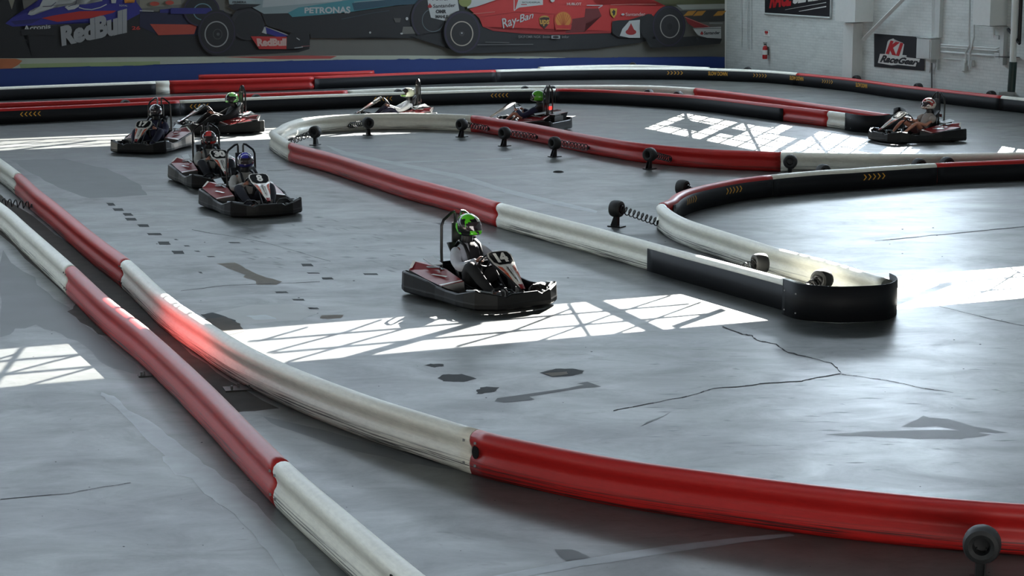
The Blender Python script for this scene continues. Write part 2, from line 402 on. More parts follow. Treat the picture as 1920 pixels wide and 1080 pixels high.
# roof glass bars: the glazing bars and truss members whose shadows lie across the track
BARS = [((467, 640), (1292, 570), .03), ((512, 662), (1331, 588), .03), ((480, 641), (578, 613), .03), ((500, 662), (650, 622), .03), ((650, 622), (716, 599), .03),
        ((537, 679), (620, 655), .03), ((620, 655), (852, 590), .03), ((640, 676), (900, 604), .08), ((855, 650), (963, 620), .03), ((963, 620), (1075, 577), .03),
        ((998, 644), (1144, 591), .03), ((1144, 591), (1258, 554), .03), ((1142, 631), (1231, 597), .03), ((1231, 597), (1316, 566), .03), ((1262, 614), (1358, 580), .07),
        ((1110, 563), (1238, 624), .09), ((1066, 570), (1106, 632), .03)]
def to_glass(p, vg):
    t = (p.dot(AV) - vg) / COTV
    return P3(p.dot(AU) + COTU * t, vg, t)
def glazing(n, vg):
    bm = bmesh.new()
    base = GLASS[1] + .15
    for (a, b, r) in BARS:
        A = to_glass(G(*a), base); B = to_glass(G(*b), base)
        for k in range(-6, 5):
            if k and r > .05 and b[0] > 1200: continue
            sh = AU * (6.6 * k) + AV * (vg - GLASS[1])
            tube(bm, [A + sh, B + sh], r, 6)
    for z in (GZ0 - .02, GZ1):
        tube(bm, [P3(-34, vg + .15, z), P3(UW, vg + .15, z)], .05, 6)
    tag(finish(bm, 'window_%d' % n, M_roof), kind='structure')
for i, g in enumerate(GLASS): glazing(i + 1, g)
def sidewin():
    bm = bmesh.new(); k = 0; v = WV0
    while v < WV1 + .01:
        tube(bm, [P3(UW + .1, v, 5.9), P3(UW + .1, v, 8.5)], .09 if k % 4 == 0 else .035, 6); v += .75; k += 1
    for z in (6.4, 6.9, 7.4, 7.9): tube(bm, [P3(UW + .1, WV0, z), P3(UW + .1, WV1, z)], .035, 6)
    v = WV0
    while v < WV1 - 2:
        tube(bm, [P3(UW - .1, v, 5.9), P3(UW - .1, v + 3, 8.5)], .045, 6); tube(bm, [P3(UW - .1, v + 3, 5.9), P3(UW - .1, v, 8.5)], .045, 6); v += 3
    for (a, b, z0, z1) in ((-53.5, -52, 7.0, 7.8), (-51.4, -50.4, 7.0, 7.6), (-49.2, -48, 5.9, 6.9), (-45.9, -45.2, 5.9, 7.0)):
        quad_world(bm, [P3(UW + .05, a, z0), P3(UW + .05, b, z0), P3(UW + .05, b, z1), P3(UW + .05, a, z1)])
    for v in (-41.2, -40.4, -39.6): tube(bm, [P3(UW + .1, v, 4.6), P3(UW + .1, v, 6.4)], .04, 6)
    tag(finish(bm, 'window_5', M_roof), kind='structure')
sidewin()

# ------------------------------------------------------------------ mural on the far wall
def mural():
    bm = bmesh.new(); cols = []; layer = [0]
    def mi(c):
        if c not in cols: cols.append(c)
        return cols.index(c)
    def pt(x, y): return onV(x, y, .02 + layer[0] * .0012)
    def poly(c, L):
        layer[0] += 1
        f = bm.faces.new([bm.verts.new(pt(x, y)) for x, y in L]); f.material_index = mi(c); bmesh.ops.triangulate(bm, faces=[f], ngon_method='EAR_CLIP')
    def ell(c, cx, cy, rx, ry, n=36): poly(c, [(cx + rx * math.cos(2 * PI * k / n), cy + ry * math.sin(2 * PI * k / n)) for k in range(n)])
    def ringp(c, cx, cy, rx, ry, t, dark):
        ell(c, cx, cy, rx, ry); ell(dark, cx, cy, rx - t, ry - t)
    def line(c, L, wd=1):
        for a, b in zip(L, L[1:]):
            dx, dy = b[0] - a[0], b[1] - a[1]; q = math.hypot(dx, dy); nx, ny = -dy / q * wd / 2, dx / q * wd / 2
            poly(c, [(a[0] + nx, a[1] + ny), (b[0] + nx, b[1] + ny), (b[0] - nx, b[1] - ny), (a[0] - nx, a[1] - ny)])
    def txt(c, s, q, bold=.02, shear=0):
        layer[0] += 1; put_text(bm, s, lambda x, y: pt(*bil(q, x, y)), mi(c), bold, shear)
    def rect(x0, y0, x1, y1): return [(x0, y0), (x1, y0), (x1, y1), (x0, y1)]
    BK = (24, 27, 31); GY = (118, 117, 110); BL = (46, 46, 150); NV = (28, 32, 68); RD = (205, 42, 38); RD2 = (170, 30, 30); WH = (206, 210, 208); OR = (200, 78, 58)
    SV = (150, 168, 170); TL = (72, 150, 160); TD = (38, 82, 100); PU = (44, 34, 66)
    poly(GY, [(-130, -140), (1359, -140), (1359, 150), (-130, 200)])
    poly((92, 96, 60), [(700, -140), (1359, -140), (1359, 8), (1060, 6), (860, 30), (700, 0)])
    poly((150, 146, 130), [(260, -140), (330, -140), (340, 8), (262, 16)])
    poly((176, 180, 172), [(1268, 9), (1359, 7), (1359, 16), (1280, 18)])
    poly((60, 60, 58), [(1275, 20), (1359, 18), (1359, 40), (1290, 42)])
    for x in (1282, 1300, 1338): poly((214, 150, 50), [(x + 8, 21), (x + 24, 20), (x + 16, 29), (x - 1, 30)])
    # track edge paint
    poly((206, 214, 196), [(-130, 111), (60, 109), (150, 107), (200, 106), (420, 107), (640, 104), (760, 104), (1000, 106), (1060, 108), (1060, 114), (640, 117), (300, 124), (40, 131), (-130, 136)])
    poly((176, 198, 140), [(36, 120), (120, 118), (300, 115), (300, 124), (40, 131)])
    poly((222, 128, 78), [(-130, 110), (30, 110), (42, 114), (34, 122), (15, 132), (-130, 136)])
    poly((204, 92, 84), [(420, 107), (560, 104), (632, 105), (620, 110), (520, 111)])
    top = []
    x = -130
    while x < 1359:
        y = 130 + (x / 640) * -18 if x < 640 else 112 - (x - 640) / 720 * 5
        top.append((x, y + random.uniform(-1.3, 1.3))); x += random.uniform(4, 9)
    top.append((1359, 107))
    poly((28, 66, 150), top + [(1359, 127), (1000, 137), (640, 148), (-130, 171)])
    # blue and red single seater
    poly(BK, [(-60, -60), (32, -60), (29, 25), (12, 40), (60, 50), (240, 38), (262, 22), (372, 20), (420, 22), (560, 68), (582, 64), (580, 92), (560, 98), (420, 105), (60, 109), (-60, 109)])
    poly((150, 146, 130), [(12, -12), (31, -12), (22, 18)])
    poly(BL, [(10, 44), (24, 32), (66, 22), (72, 0), (72, -60), (240, -60), (256, 4), (268, 20), (262, 26), (235, 40), (220, 36), (130, 44), (60, 48), (24, 50)])
    poly((34, 34, 110), [(20, 40), (80, 34), (60, 44), (28, 46)])
    poly((40, 42, 132), [(300, 18), (330, 15), (395, 16), (420, 20), (410, 24), (300, 25)])
    poly(NV, [(262, 22), (300, 24), (380, 24), (378, 50), (372, 66), (300, 66), (262, 50)])
    poly(BL, [(444, 30), (462, 36), (500, 52), (546, 68), (520, 69), (498, 62), (470, 46), (448, 40)])
    poly(WH, [(471, 42), (498, 51), (500, 64), (488, 60), (474, 50)]); line(WH, [(446, 30), (462, 38)], 2); line(WH, [(498, 50), (548, 69)], 1.6)
    poly(RD, [(78, 34), (100, 29), (150, 21), (218, 20), (212, 24), (170, 34), (108, 41)])
    poly(OR, [(281, 45), (370, 46), (364, 64), (297, 66)])
    txt(WH, 'Acronis', [(44, 48), (95, 45), (95, 53), (44, 60)], .03); poly(BK, [(40, 55), (108, 54), (108, 66), (40, 66)])
    # leaping animal emblem, cut by the frame
    poly(WH, [(52, 27), (56, 20), (61, 22), (64, 16), (74, 12), (80, 0), (72, -20), (110, -34), (150, -22), (190, -26), (192, 2), (182, 3), (172, -2), (160, 8), (157, 4), (166, -12), (150, -8), (150, 2), (148, 12), (140, 17), (128, 19), (121, 13), (134, 9), (138, 4), (128, -2), (108, -4), (107, 6), (98, 16), (82, 20), (72, 22), (64, 28), (58, 29)])
    line(WH, [(148, 14), (158, 17), (172, 18), (188, 14), (200, 8)], 1.8)
    line((40, 42, 90), [(80, 12), (96, 12), (105, 4)], 1); line((40, 42, 90), [(128, 12), (142, 8), (144, -4)], 1)
    poly((226, 140, 40), [(232, -6), (254, -6), (252, 5), (240, 3), (234, 6)]); poly(WH, [(208, -4), (219, -4), (217, 6), (209, 6)]); txt(WH, 'TOTAL', rect(223, 9, 239, 12))
    ell(OR, 290, 7, 9, 4); ell(OR, 318, 5, 8, 4); line(WH, [(262, 20), (288, 21)], 1.5)
    q = [(113, 50), (238, 16), (238, 62), (116, 87)]
    txt((176, 178, 180), 'RedBull', q, .06); txt((206, 60, 50), '26', rect(247, 49, 263, 56), .03)
    # wheels of the first car
    ringp(PU, 378, 20, 34, 30, 3, BK); ringp((110, 150, 160), 380, 22, 18, 16, 2, BK); poly((40, 42, 132), [(320, 15), (395, 15), (400, 26), (320, 26)])
    ell((40, 42, 48), 464, 44, 32, 31); ell(BK, 466, 47, 27, 26)
    ell(BK, 407, 61, 36, 43); ringp(PU, 407, 61, 34, 39, 2, (27, 27, 31)); ringp((170, 172, 170), 406, 64, 22.5, 24.5, 2.2, (30, 31, 33)); ringp((70, 72, 74), 408, 64, 9, 10, 1.6, (26, 27, 29)); ell((88, 90, 92), 409, 64, 3, 3)
    poly(RD, [(470, 68), (538, 69), (537, 92), (486, 92)]); txt((226, 190, 180), 'RedBull', [(481, 72), (537, 72), (537, 86), (483, 87)], .06)
    poly(BK, [(538, 69), (546, 62), (580, 61), (581, 88), (560, 92), (538, 92)]); line(WH, [(556, 71), (562, 75)], 1.6); line((150, 90, 90), [(565, 87), (581, 86)], 1.4); line(WH, [(552, 90), (568, 88)], 1.2)
    # silver and teal single seater
    poly(BK, [(490, 24), (640, 26), (800, 4), (836, 30), (834, 73), (770, 72), (700, 69), (640, 72), (583, 71), (581, 62), (548, 62), (500, 48)])
    poly(SV, [(418, -60), (800, -60), (790, 0), (700, 12), (640, 22), (560, 24), (495, 26), (470, 12), (430, 8)])
    poly((186, 196, 196), [(500, -60), (720, -60), (640, 2), (540, 10), (492, 14)])
    poly(TL, [(540, 24), (560, 14), (640, 2), (700, -6), (790, -20), (786, 4), (700, 14), (660, 22), (600, 28), (548, 32)])
    poly(TD, [(660, 6), (720, -2), (800, -8), (796, 6), (720, 12), (664, 20)]); line(SV, [(664, 4), (790, -6)], 1.5)
    poly(BK, [(428, 12), (440, 7), (490, 8), (478, 13), (450, 14), (440, 20)]); txt((50, 52, 56), 'PRIMERA', [(436, 2), (462, 2), (462, 6), (436, 6)])
    txt(WH, 'PETRONAS', [(571, 14), (657, 12), (657, 25), (571, 25)], .035)
    poly((88, 88, 84), [(738, 34), (752, 34), (750, 42), (741, 42)]); poly(GY, [(756, 50), (772, 50), (779, 63), (753, 64)]); ell(WH, 763, 35, 2.5, 3); ell(WH, 694, 61, 2, 2); ell(WH, 753, 63, 2.6, 1.6); line((60, 84, 96), [(640, 36), (700, 24), (730, 20)], 1)
    # red single seater
    ell(BK, 806, 34, 36, 42); ringp(PU, 806, 34, 34, 40, 2.4, (27, 27, 31)); ringp((96, 112, 118), 812, 38, 21, 22, 1.4, BK)
    poly(BK, [(770, 68), (836, 60), (900, 45), (1010, 60), (1146, 60), (1230, 28), (1240, 70), (1200, 80), (1120, 91), (1000, 96), (870, 101), (800, 78)])
    poly(WH, [(795, -60), (850, -60), (861, 20), (838, 40), (808, 33), (803, 12)]); poly(BK, [(850, -60), (866, -60), (872, 20), (861, 20)])
    txt((60, 58, 60), 'V-Power', [(799, -6), (842, -6), (842, 1), (799, 1)]); txt((60, 56, 58), 'Santander', [(812, 8), (854, 6), (854, 13), (812, 15)], .02); ell(RD2, 806, 12, 4, 3); poly(RD2, [(803, 11), (806, 6), (809, 11)])
    txt((50, 50, 52), 'OMR', [(817, 18), (837, 18), (837, 25), (817, 25)], .06); txt((50, 50, 52), 'MAHLE', [(817, 28), (840, 28), (840, 34), (817, 34)], .03)
    poly(WH, [(876, 16), (884, -60), (1000, -60), (930, 2), (905, 10)]); ell((140, 150, 80), 872, 2, 12, 11)
    poly(RD, [(880, 17), (905, 10), (930, 2), (990, -60), (1104, -60), (1108, -2), (1120, 9), (1170, 7), (1235, 5), (1250, 12), (1236, 38), (1160, 38), (1148, 40), (1146, 62), (1040, 65), (980, 62), (930, 56), (905, 50), (899, 34)])
    poly(RD2, [(905, 50), (930, 54), (985, 58), (1040, 60), (1146, 58), (1146, 62), (1040, 65), (980, 63), (925, 58)]); poly((112, 20, 22), [(1070, 36), (1096, 32), (1098, 16), (1122, 16), (1128, 30), (1098, 44), (1096, 60), (1060, 62)])
    poly(WH, [(966, 18), (978, -20), (1018, -40), (1018, 9), (974, 14)]); line(WH, [(964, -20), (964, 20), (970, 15)], 1.4); txt((70, 70, 74), 'SCUDERIA', rect(979, 3, 1013, 6)); line(RD2, [(977, 8.5), (988, 8.5)], 1.4)
    line((214, 120, 110), [(886, 26), (900, 25), (928, 22)], 1.3); line(RD2, [(900, 32), (970, 22), (1040, 26)], .8)
    txt(WH, 'Ray-Ban', [(936, 36), (1000, 22), (1001, 37), (946, 59)], .012, .35)
    ell((196, 150, 60), 1021, 36, 10, 7); poly((60, 34, 24), [(1012, 34), (1020, 32), (1030, 33), (1030, 44), (1021, 54), (1013, 47)]); txt((214, 160, 60), 'ups', rect(1012, 37, 1030, 49), .03)
    ell((206, 70, 40), 1056, 38, 17, 17); ell((222, 140, 50), 1056, 37, 14.5, 14.5)
    for k in range(-3, 4): line((196, 80, 40), [(1056, 51), (1056 + k * 4.4, 24 + abs(k) * 2)], .9)
    poly(RD, [(1040, 47), (1072, 47), (1070, 56), (1042, 56)]); line((214, 140, 60), [(1044, 54), (1068, 55)], .8)
    txt((226, 206, 200), 'HUBLOT', rect(1063, 5, 1090, 10), .02); line((200, 200, 200), [(1100, 10), (1130, 10), (1122, 15)], 1.6); ell(WH, 1036, 0, 4, 4)
    poly((214, 170, 50), [(1144, 16), (1157, 16), (1156, 27), (1151, 34), (1145, 27)]); poly(BK, [(1150, 18), (1154, 21), (1151, 23), (1153, 27), (1150, 30), (1149, 25), (1147, 22), (1149, 21)])
    txt((222, 190, 186), 'Santander', [(1173, 24), (1210, 23), (1210, 30), (1173, 30)], .01); ell(WH, 1168, 27, 3, 2)
    line((226, 140, 130), [(1145, 9), (1185, 8), (1230, 8)], 1); poly(BK, [(1148, 40), (1180, 37), (1204, 30), (1222, 26), (1222, 72), (1160, 70), (1148, 62)])
    poly(WH, [(1162, 67), (1167, 54), (1180, 39), (1200, 37), (1200, 71), (1180, 71)]); ell(RD2, 1183, 60, 10, 5.5); poly(RD2, [(1176, 57), (1181, 48), (1183, 43), (1190, 58)])
    for x, s in ((972, 'SKF'), (986, 'OMR'), (1001, 'NGK'), (1018, 'Brembo'), (1054, 'infor')): txt((130, 130, 130), s, rect(x, 66.5, x + 13, 71.5), .01)
    poly((170, 172, 172), rect(1034, 66.5, 1050, 72.5)); ell(BK, 1042, 69.5, 6, 2.2); line((120, 120, 120), [(890, 84), (1000, 83)], 1.2); line((90, 90, 90), [(910, 79), (955, 80)], 1.6)
    ell(BK, 867, 60, 35, 41); ringp(PU, 867, 60, 33.5, 39, 3, (28, 27, 31)); ringp((196, 186, 170), 866, 63, 21.5, 23.5, 2, (27, 26, 28)); ell((60, 58, 60), 866, 63, 5, 5); ell(WH, 866, 62, 1.5, 1.2)
    ell(BK, 1216, 50, 16, 24)
    poly(BK, [(1210, 74), (1300, 68), (1354, 73), (1350, 82), (1270, 88), (1220, 90)])
    poly((150, 28, 30), [(1284, 31), (1332, 50), (1318, 52), (1302, 52), (1290, 44)]); line((206, 130, 120), [(1284, 32), (1330, 50)], 1)
    ell(BK, 1254, 49, 31.5, 38.5); ringp(PU, 1254, 49, 30, 37, 2, (27, 27, 31)); ringp((180, 176, 170), 1256, 49.5, 18.5, 22, 1.8, (44, 44, 46)); ell((28, 28, 30), 1256, 49.5, 5, 6)
    poly((150, 152, 150), [(1330, 42), (1355, 42), (1355, 45), (1330, 45)])
    poly(WH, [(1299, 53), (1352, 50), (1352, 72), (1326, 71), (1308, 66)]); line(BK, [(1300, 54), (1352, 53)], .8); txt(BK, 'Santander', [(1320, 59), (1350, 58), (1350, 64), (1320, 65)], .03); ell(RD2, 1316, 63, 3, 2.2); poly(RD2, [(1313.5, 62), (1316, 58), (1318.5, 62)])
    ms = [mat('mural_print_%d_%d_%d' % c, tuple(q * .72 for q in c), .7, var=.06, scale=3) for c in cols]
    o = finish(bm, 'wall_mural', ms, normals=False)
    tag(o, 'huge dark wall mural of three racing cars above a painted blue band', 'mural')
mural()

# ------------------------------------------------------------------ things on the signed wall
def hall_uv(p): return p.dot(AU), p.dot(AV), p.z
def wbox(bm, px0, py0, px1, py1, depth, mi=0, off=0, bev=0):
    a = onU(px0, py0); b = onU(px1, py1); v0, z0 = a.dot(AV), a.z; v1, z1 = b.dot(AV), b.z
    r = bmesh.ops.create_cube(bm, size=1)
    for v in r['verts']:
        v.co = P3(UW - off - depth / 2 + v.co.x * depth, (v0 + v1) / 2 + v.co.y * (v1 - v0), (z0 + z1) / 2 + v.co.z * (z1 - z0))
    for f in {f for v in r['verts'] for f in v.link_faces}: f.material_index = mi
def wtube(bm, pts, r, off=.05, mi=0, seg=8): tube(bm, [onU(x, y, off) for x, y in pts], r, seg, mi)
def one(fn, name, m, label=None, cat=None, group=None, kind=None, smooth=False, parent=None):
    bm = bmesh.new(); fn(bm); return tag(finish(bm, name, m, parent, smooth), label, cat, group, kind)
M_pipe = mat('pale_conduit_paint', (196, 201, 200), .5, var=.08)
def sign(bm):
    f = lambda x, y: onU(x, y, .03)
    q = [(1639, 63), (1734, 70), (1733, 133), (1639, 125)]
    A = [bm.verts.new(onU(x, y, .03)) for x, y in q]; B = [bm.verts.new(onU(x, y, .0)) for x, y in q]
    bm.faces.new(A)
    for i in range(4): bm.faces.new((A[i], A[(i + 1) % 4], B[(i + 1) % 4], B[i]))
    def pl(c, L, off):
        f = bm.faces.new([bm.verts.new(onU(1600 + x / 6, y / 6, off)) for x, y in L]); f.material_index = c; bmesh.ops.triangulate(bm, faces=[f], ngon_method='EAR_CLIP')
    pl(1, [(352, 625), (385, 470), (400, 450), (450, 432), (465, 445), (462, 470), (490, 480), (555, 482), (572, 500), (545, 655), (440, 645)], .033)
    pl(1, [(275, 708), (300, 605), (598, 622), (598, 650), (750, 662), (740, 700), (715, 700), (700, 748), (660, 745), (500, 728), (430, 735)], .035)
    put_text(bm, 'K1', lambda x, y: onU(*[a / 6 + b for a, b in zip(bil([(405, 452), (562, 488), (528, 634), (362, 604)], x, y), (1600, 0))], .038), 2, .07, .12)
    put_text(bm, 'RaceGear', lambda x, y: onU(*[a / 6 + b for a, b in zip(bil([(318, 615), (738, 668), (712, 735), (296, 700)], x, y), (1600, 0))], .038), 3, .05, .25)
one(sign, 'wall_sign', [mat('sign_black', (20, 24, 30), .5), mat('sign_white', (206, 206, 202), .5), mat('sign_red', (176, 26, 34), .5), mat('sign_ink', (26, 27, 32), .5)],
    'black rectangular wall sign with red and white K1 RaceGear lettering', 'sign')
def sign2(bm):
    q = [(1434, -60), (1558, -58), (1556, 33), (1434, 25)]
    A = [bm.verts.new(onU(x, y, .05)) for x, y in q]; B = [bm.verts.new(onU(x, y, .0)) for x, y in q]
    bm.faces.new(A)
    for i in range(4): bm.faces.new((A[i], A[(i + 1) % 4], B[(i + 1) % 4], B[i]))
    put_text(bm, 'RACE', lambda x, y: onU(*bil([(1446, -20), (1487, -24), (1485, 11), (1442, 16)], x, y), .055), 2, .06, .2)
    put_text(bm, 'SERIES', lambda x, y: onU(*bil([(1489, -24), (1548, -28), (1546, -1), (1486, 8)], x, y), .055), 1, .06, .2)
    for (a, b, wd) in (((1472, 18), (1549, 4), 1.2), ((1498, 21), (1549, 11), 2.2)):
        f = bm.faces.new([bm.verts.new(onU(x, y, .055)) for x, y in ((a[0], a[1]), (b[0], b[1]), (b[0], b[1] + wd), (a[0], a[1] + wd * .4))]); f.material_index = 1
s2 = one(sign2, 'wall_sign', [MC['sign_black'], MC['sign_white'], MC['sign_red']], 'black banner sign with slanted stripes, cut by the top of the frame', 'sign')
def fr(bm): wtube(bm, [(1434, 25.5), (1557, 33.5), (1559, -58)], .03, .05)
one(fr, 'sign_frame', M_pipe, parent=s2)
# extinguisher
def ext():
    a = onU(1434, 96, .14); b = onU(1434, 111, .14); t = onU(1434, 80, .14)
    e = empty('fire_extinguisher', (b.x, b.y, b.z)); tag(e, 'red fire extinguisher hung on the white brick wall', 'fire extinguisher')
    h = t.z - b.z
    bm = bmesh.new(); lathe(bm, [(.001, 0), (.075, .01), (.08, .05), (.08, h * .68), (.055, h * .78), (.03, h * .83), (.001, h * .83)], 'Z', seg=16, closed=False); finish(bm, 'cylinder', mat('extinguisher_red', (170, 24, 26), .3), e, True)
    bm = bmesh.new(); boxm(bm, (0, 0, h * .9), (.09, .05, h * .09)); boxm(bm, (0, 0, h * .99), (.13, .03, .02)); tube(bm, [(.03, 0, h * .86), (.09, 0, h * .7), (.09, -.02, h * .35)], .012, 6); finish(bm, 'valve', M_blk, e)
    bm = bmesh.new(); lathe(bm, [(.0805, h * .28), (.082, h * .28), (.082, h * .56), (.0805, h * .56)], 'Z', seg=16); finish(bm, 'paper_label', M_wht, e)
    bm = bmesh.new(); boxm(bm, (0, 0, h * .5), (.05, .05, h * .5), M=Matrix.Translation(AU * .1)); finish(bm, 'wall_bracket', M_blk, e)
ext()
def esign(bm):
    wbox(bm, 1433, 56, 1443, 69, .02); wbox(bm, 1435, 58, 1441, 62.5, .004, 1, .02); wbox(bm, 1436, 63, 1440, 64.5, .004, 1, .02); wbox(bm, 1432.6, 55.6, 1443.4, 57, .022, 2); wbox(bm, 1432.6, 68, 1443.4, 69.4, .022, 2)
one(esign, 'safety_sign', [M_wht, MC['extinguisher_red'], mat('sign_border', (80, 84, 84), .6)], 'small square red and white safety sign above the extinguisher', 'sign')
one(lambda bm: wbox(bm, 1600, 42, 1615, 158, .34), 'trim_1', M_brick if False else M_wht, kind='structure')
one(lambda bm: wbox(bm, 1602, -60, 1637, 41, .62), 'trim_2', M_wht, kind='structure')
one(lambda bm: wbox(bm, 1594, 4, 1602, 20, .2), 'junction_box', M_gry, 'small grey box on the left of the boxed beam at the frame top', 'electrical box')
one(lambda bm: wtube(bm, [(1619, 74), (1700, -8), (1740, -50)], .07, .25, seg=4), 'diagonal_brace', M_wht, 'pale diagonal steel brace above the black lettered sign', 'brace')
one(lambda bm: wtube(bm, [(1842, -6), (1860, 15)], .05, .2, seg=4), 'diagonal_brace', mat('green_grey_paint', (70, 88, 84), .5), 'short dark green brace left of the tall box at upper right', 'brace')
one(lambda bm: wbox(bm, 1860, -60, 1888, 48, .55), 'trim_3', M_wht, kind='structure')
one(lambda bm: (wbox(bm, 1736, 71, 1762, 111, .3), wbox(bm, 1738, 73, 1760, 109, .02, 0, .3), wbox(bm, 1736, 70, 1763, 71.5, .32)), 'electrical_cabinet', M_pipe, 'pale square electrical cabinet right beside the black sign', 'electrical box')
one(lambda bm: [wtube(bm, [(x, -60), (x, 70)], .04, .1) for x in (1749, 1752)] + [wbox(bm, 1759, -60, 1767, 70, .12)], 'conduit', M_pipe, 'thick vertical conduits running up from the electrical cabinet', 'conduit')
one(lambda bm: [wtube(bm, [(1745, 111), (1745, 124), (1743, 136)], .025, .08), wtube(bm, [(1757, 111), (1757, 131)], .03, .08), wbox(bm, 1755, 118, 1759, 127, .1), wtube(bm, [(1747, 118), (1747, 166)], .022, .06, 1)], 'conduit', [M_pipe, mat('dirty_pipe', (92, 96, 96), .6)],
    'short pipes and dark drop line under the electrical cabinet', 'conduit')
one(lambda bm: wtube(bm, [(1765, 84), (1868, 91), (1876, 88), (1879, 80), (1879, 72)], .035, .1), 'conduit', M_pipe, 'upper horizontal conduit bending up to the small switch box', 'conduit')
one(lambda bm: wtube(bm, [(1765, 88), (1870, 95), (1881, 90), (1883, 72)], .03, .1), 'conduit', M_pipe, 'thin horizontal conduit just below the topmost bent one', 'conduit')
one(lambda bm: wtube(bm, [(1765, 97), (1875, 105)], .035, .1), 'conduit', M_pipe, 'straight horizontal conduit ending in the right-hand square box', 'conduit')
one(lambda bm: wbox(bm, 1874, 98, 1882, 110, .16), 'junction_box', M_pipe, 'small pale box at the right end of the straight conduit', 'electrical box')
one(lambda bm: wbox(bm, 1873, 66, 1881, 74, .16), 'junction_box', M_pipe, 'small pale switch box below the tall boxed column', 'electrical box')
one(lambda bm: (wbox(bm, 1861, 47, 1890, 49, .6), wtube(bm, [(1864, 52), (1864, 69), (1873, 70)], .03, .1), wtube(bm, [(1877, 50), (1877, 66)], .02, .1)), 'conduit', M_pipe, 'thin bent pipe hanging under the tall boxed column', 'conduit')
one(lambda bm: wtube(bm, [(1820, -60), (1817, 70), (1818, 85), (1811, 98), (1811, 112), (1810, 118)], .03, .13), 'conduit', M_pipe, 'left vertical conduit crossing the horizontal conduits', 'conduit')
one(lambda bm: wtube(bm, [(1827, -60), (1826, 70), (1822, 88), (1818, 100), (1818, 130)], .025, .15), 'conduit', M_pipe, 'right vertical conduit crossing the horizontal conduits', 'conduit')
one(lambda bm: [wbox(bm, 1810, 112, 1815, 133, .12), wbox(bm, 1805, 124, 1809, 134, .1), wbox(bm, 1820, 112, 1827, 124, .1), wtube(bm, [(1770, 110), (1800, 112), (1807, 116), (1807, 126)], .015, .05)], 'outlet_box', M_pipe, 'cluster of small outlet boxes at the foot of the vertical conduits', 'electrical box')
one(lambda bm: wbox(bm, 1884, 50, 1888, 122, .14), 'cable_trunking', M_pipe, 'narrow vertical trunking left of the round wall pipe', 'trunking')
pp = one(lambda bm: wtube(bm, [(1906, -60), (1899, 118)], .085, .35, seg=14), 'drain_pipe', M_wht, 'white round vertical pipe with dark green lower sleeve', 'pipe', smooth=True)
one(lambda bm: wtube(bm, [(1900, 116), (1896, 172)], .1, .35, seg=14), 'lower_sleeve', mat('dark_green_paint', (14, 44, 40), .4), 'dark green sleeve', smooth=True, parent=pp)
one(lambda bm: wbox(bm, 1891, 170, 1902, 181, .5), 'pipe_foot', M_pipe, parent=pp)
one(lambda bm: wbox(bm, 1889, 105, 1912, 108, .4), 'pipe_strap', M_steel, parent=pp)
one(lambda bm: [wtube(bm, [(1917, -60), (1911, 80)], .05, .25, 0), wtube(bm, [(1890, 54), (1912, 82)], .04, .3, 0)], 'steel_angle', M_steel, 'dark steel angle behind the round wall pipe', 'brace')
one(lambda bm: [wtube(bm, [(x, -60), (x + .5, y)], .018, .05) for x, y in ((1389, 88), (1401, 92), (1407, 93))], 'wall_conduit', M_pipe, 'three thin vertical conduits beside the mural corner', 'conduit')

# ------------------------------------------------------------------ rails
PROF = [(.066, .003), (.082, .045), (.086, .095), (.076, .14), (.056, .172), (.049, .2), (.058, .232), (.078, .262), (.085, .295), (.077, .332), (.05, .36), (.018, .372)]
PROF = PROF + [(-a, b) for a, b in reversed(PROF)]
class Path:
    def __init__(s, px, sil=True, z=.358, world=None):
        W = [Vector((p[0], p[1], 0)) for p in world] if world else []
        if not world:
            raw = [G(x, y, z) for x, y in px]
            for i, p in enumerate(raw):
                a = raw[max(0, i - 1)]; b = raw[min(len(raw) - 1, i + 1)]; t = (b - a); t.z = 0; t.normalize()
                n = Vector((-t.y, t.x, 0)); vd = Vector((p.x, p.y, 0)).normalized()
                if n.dot(vd) < 0: n = -n
                if sil:
                    s_ = max(.12, abs(n.dot(vd))); dep = math.atan(H / Vector((p.x, p.y)).length / s_)
                    zz = .287 + .085 * math.cos(dep); q = G(px[i][0], px[i][1], zz) - n * .085 * math.sin(dep)
                else: q = p
                W.append(Vector((q.x, q.y, 0)))
        # Catmull-Rom, then even spacing
        f = []
        for i in range(len(W) - 1):
            p0 = W[max(0, i - 1)]; p1 = W[i]; p2 = W[i + 1]; p3 = W[min(len(W) - 1, i + 2)]
            n_ = max(2, int((p2 - p1).length / .05))
            d = (p2 - p1).length; m1 = (p2 - p0) / max(.01, (p2 - p0).length) * d; m2 = (p3 - p1) / max(.01, (p3 - p1).length) * d
            for k in range(n_):
                t = k / n_; t2, t3 = t * t, t * t * t
                f.append(p1 * (2 * t3 - 3 * t2 + 1) + m1 * (t3 - 2 * t2 + t) + p2 * (-2 * t3 + 3 * t2) + m2 * (t3 - t2))
        f.append(W[-1]); s.p = f; s.s = [0]
        for a, b in zip(f, f[1:]): s.s.append(s.s[-1] + (b - a).length)
        s.L = s.s[-1]
    def at(s, q):
        q = min(max(q, 0), s.L)
        import bisect
        i = min(max(bisect.bisect(s.s, q) - 1, 0), len(s.p) - 2); t = (q - s.s[i]) / max(1e-6, s.s[i + 1] - s.s[i])
        p = s.p[i].lerp(s.p[i + 1], t); a = s.p[max(0, i - 2)]; b = s.p[min(len(s.p) - 1, i + 3)]; d = (b - a).normalized()
        return p, Vector((-d.y, d.x, 0))
    def find(s, px, py, z=.34):
        best = None
        for i, p in enumerate(s.p):
            X, Y = proj(Vector((p.x, p.y, z))); e = (X - px) ** 2 + ((Y - py) * 1.5) ** 2
            if best is None or e < best[0]: best = (e, s.s[i])
        return best[1]
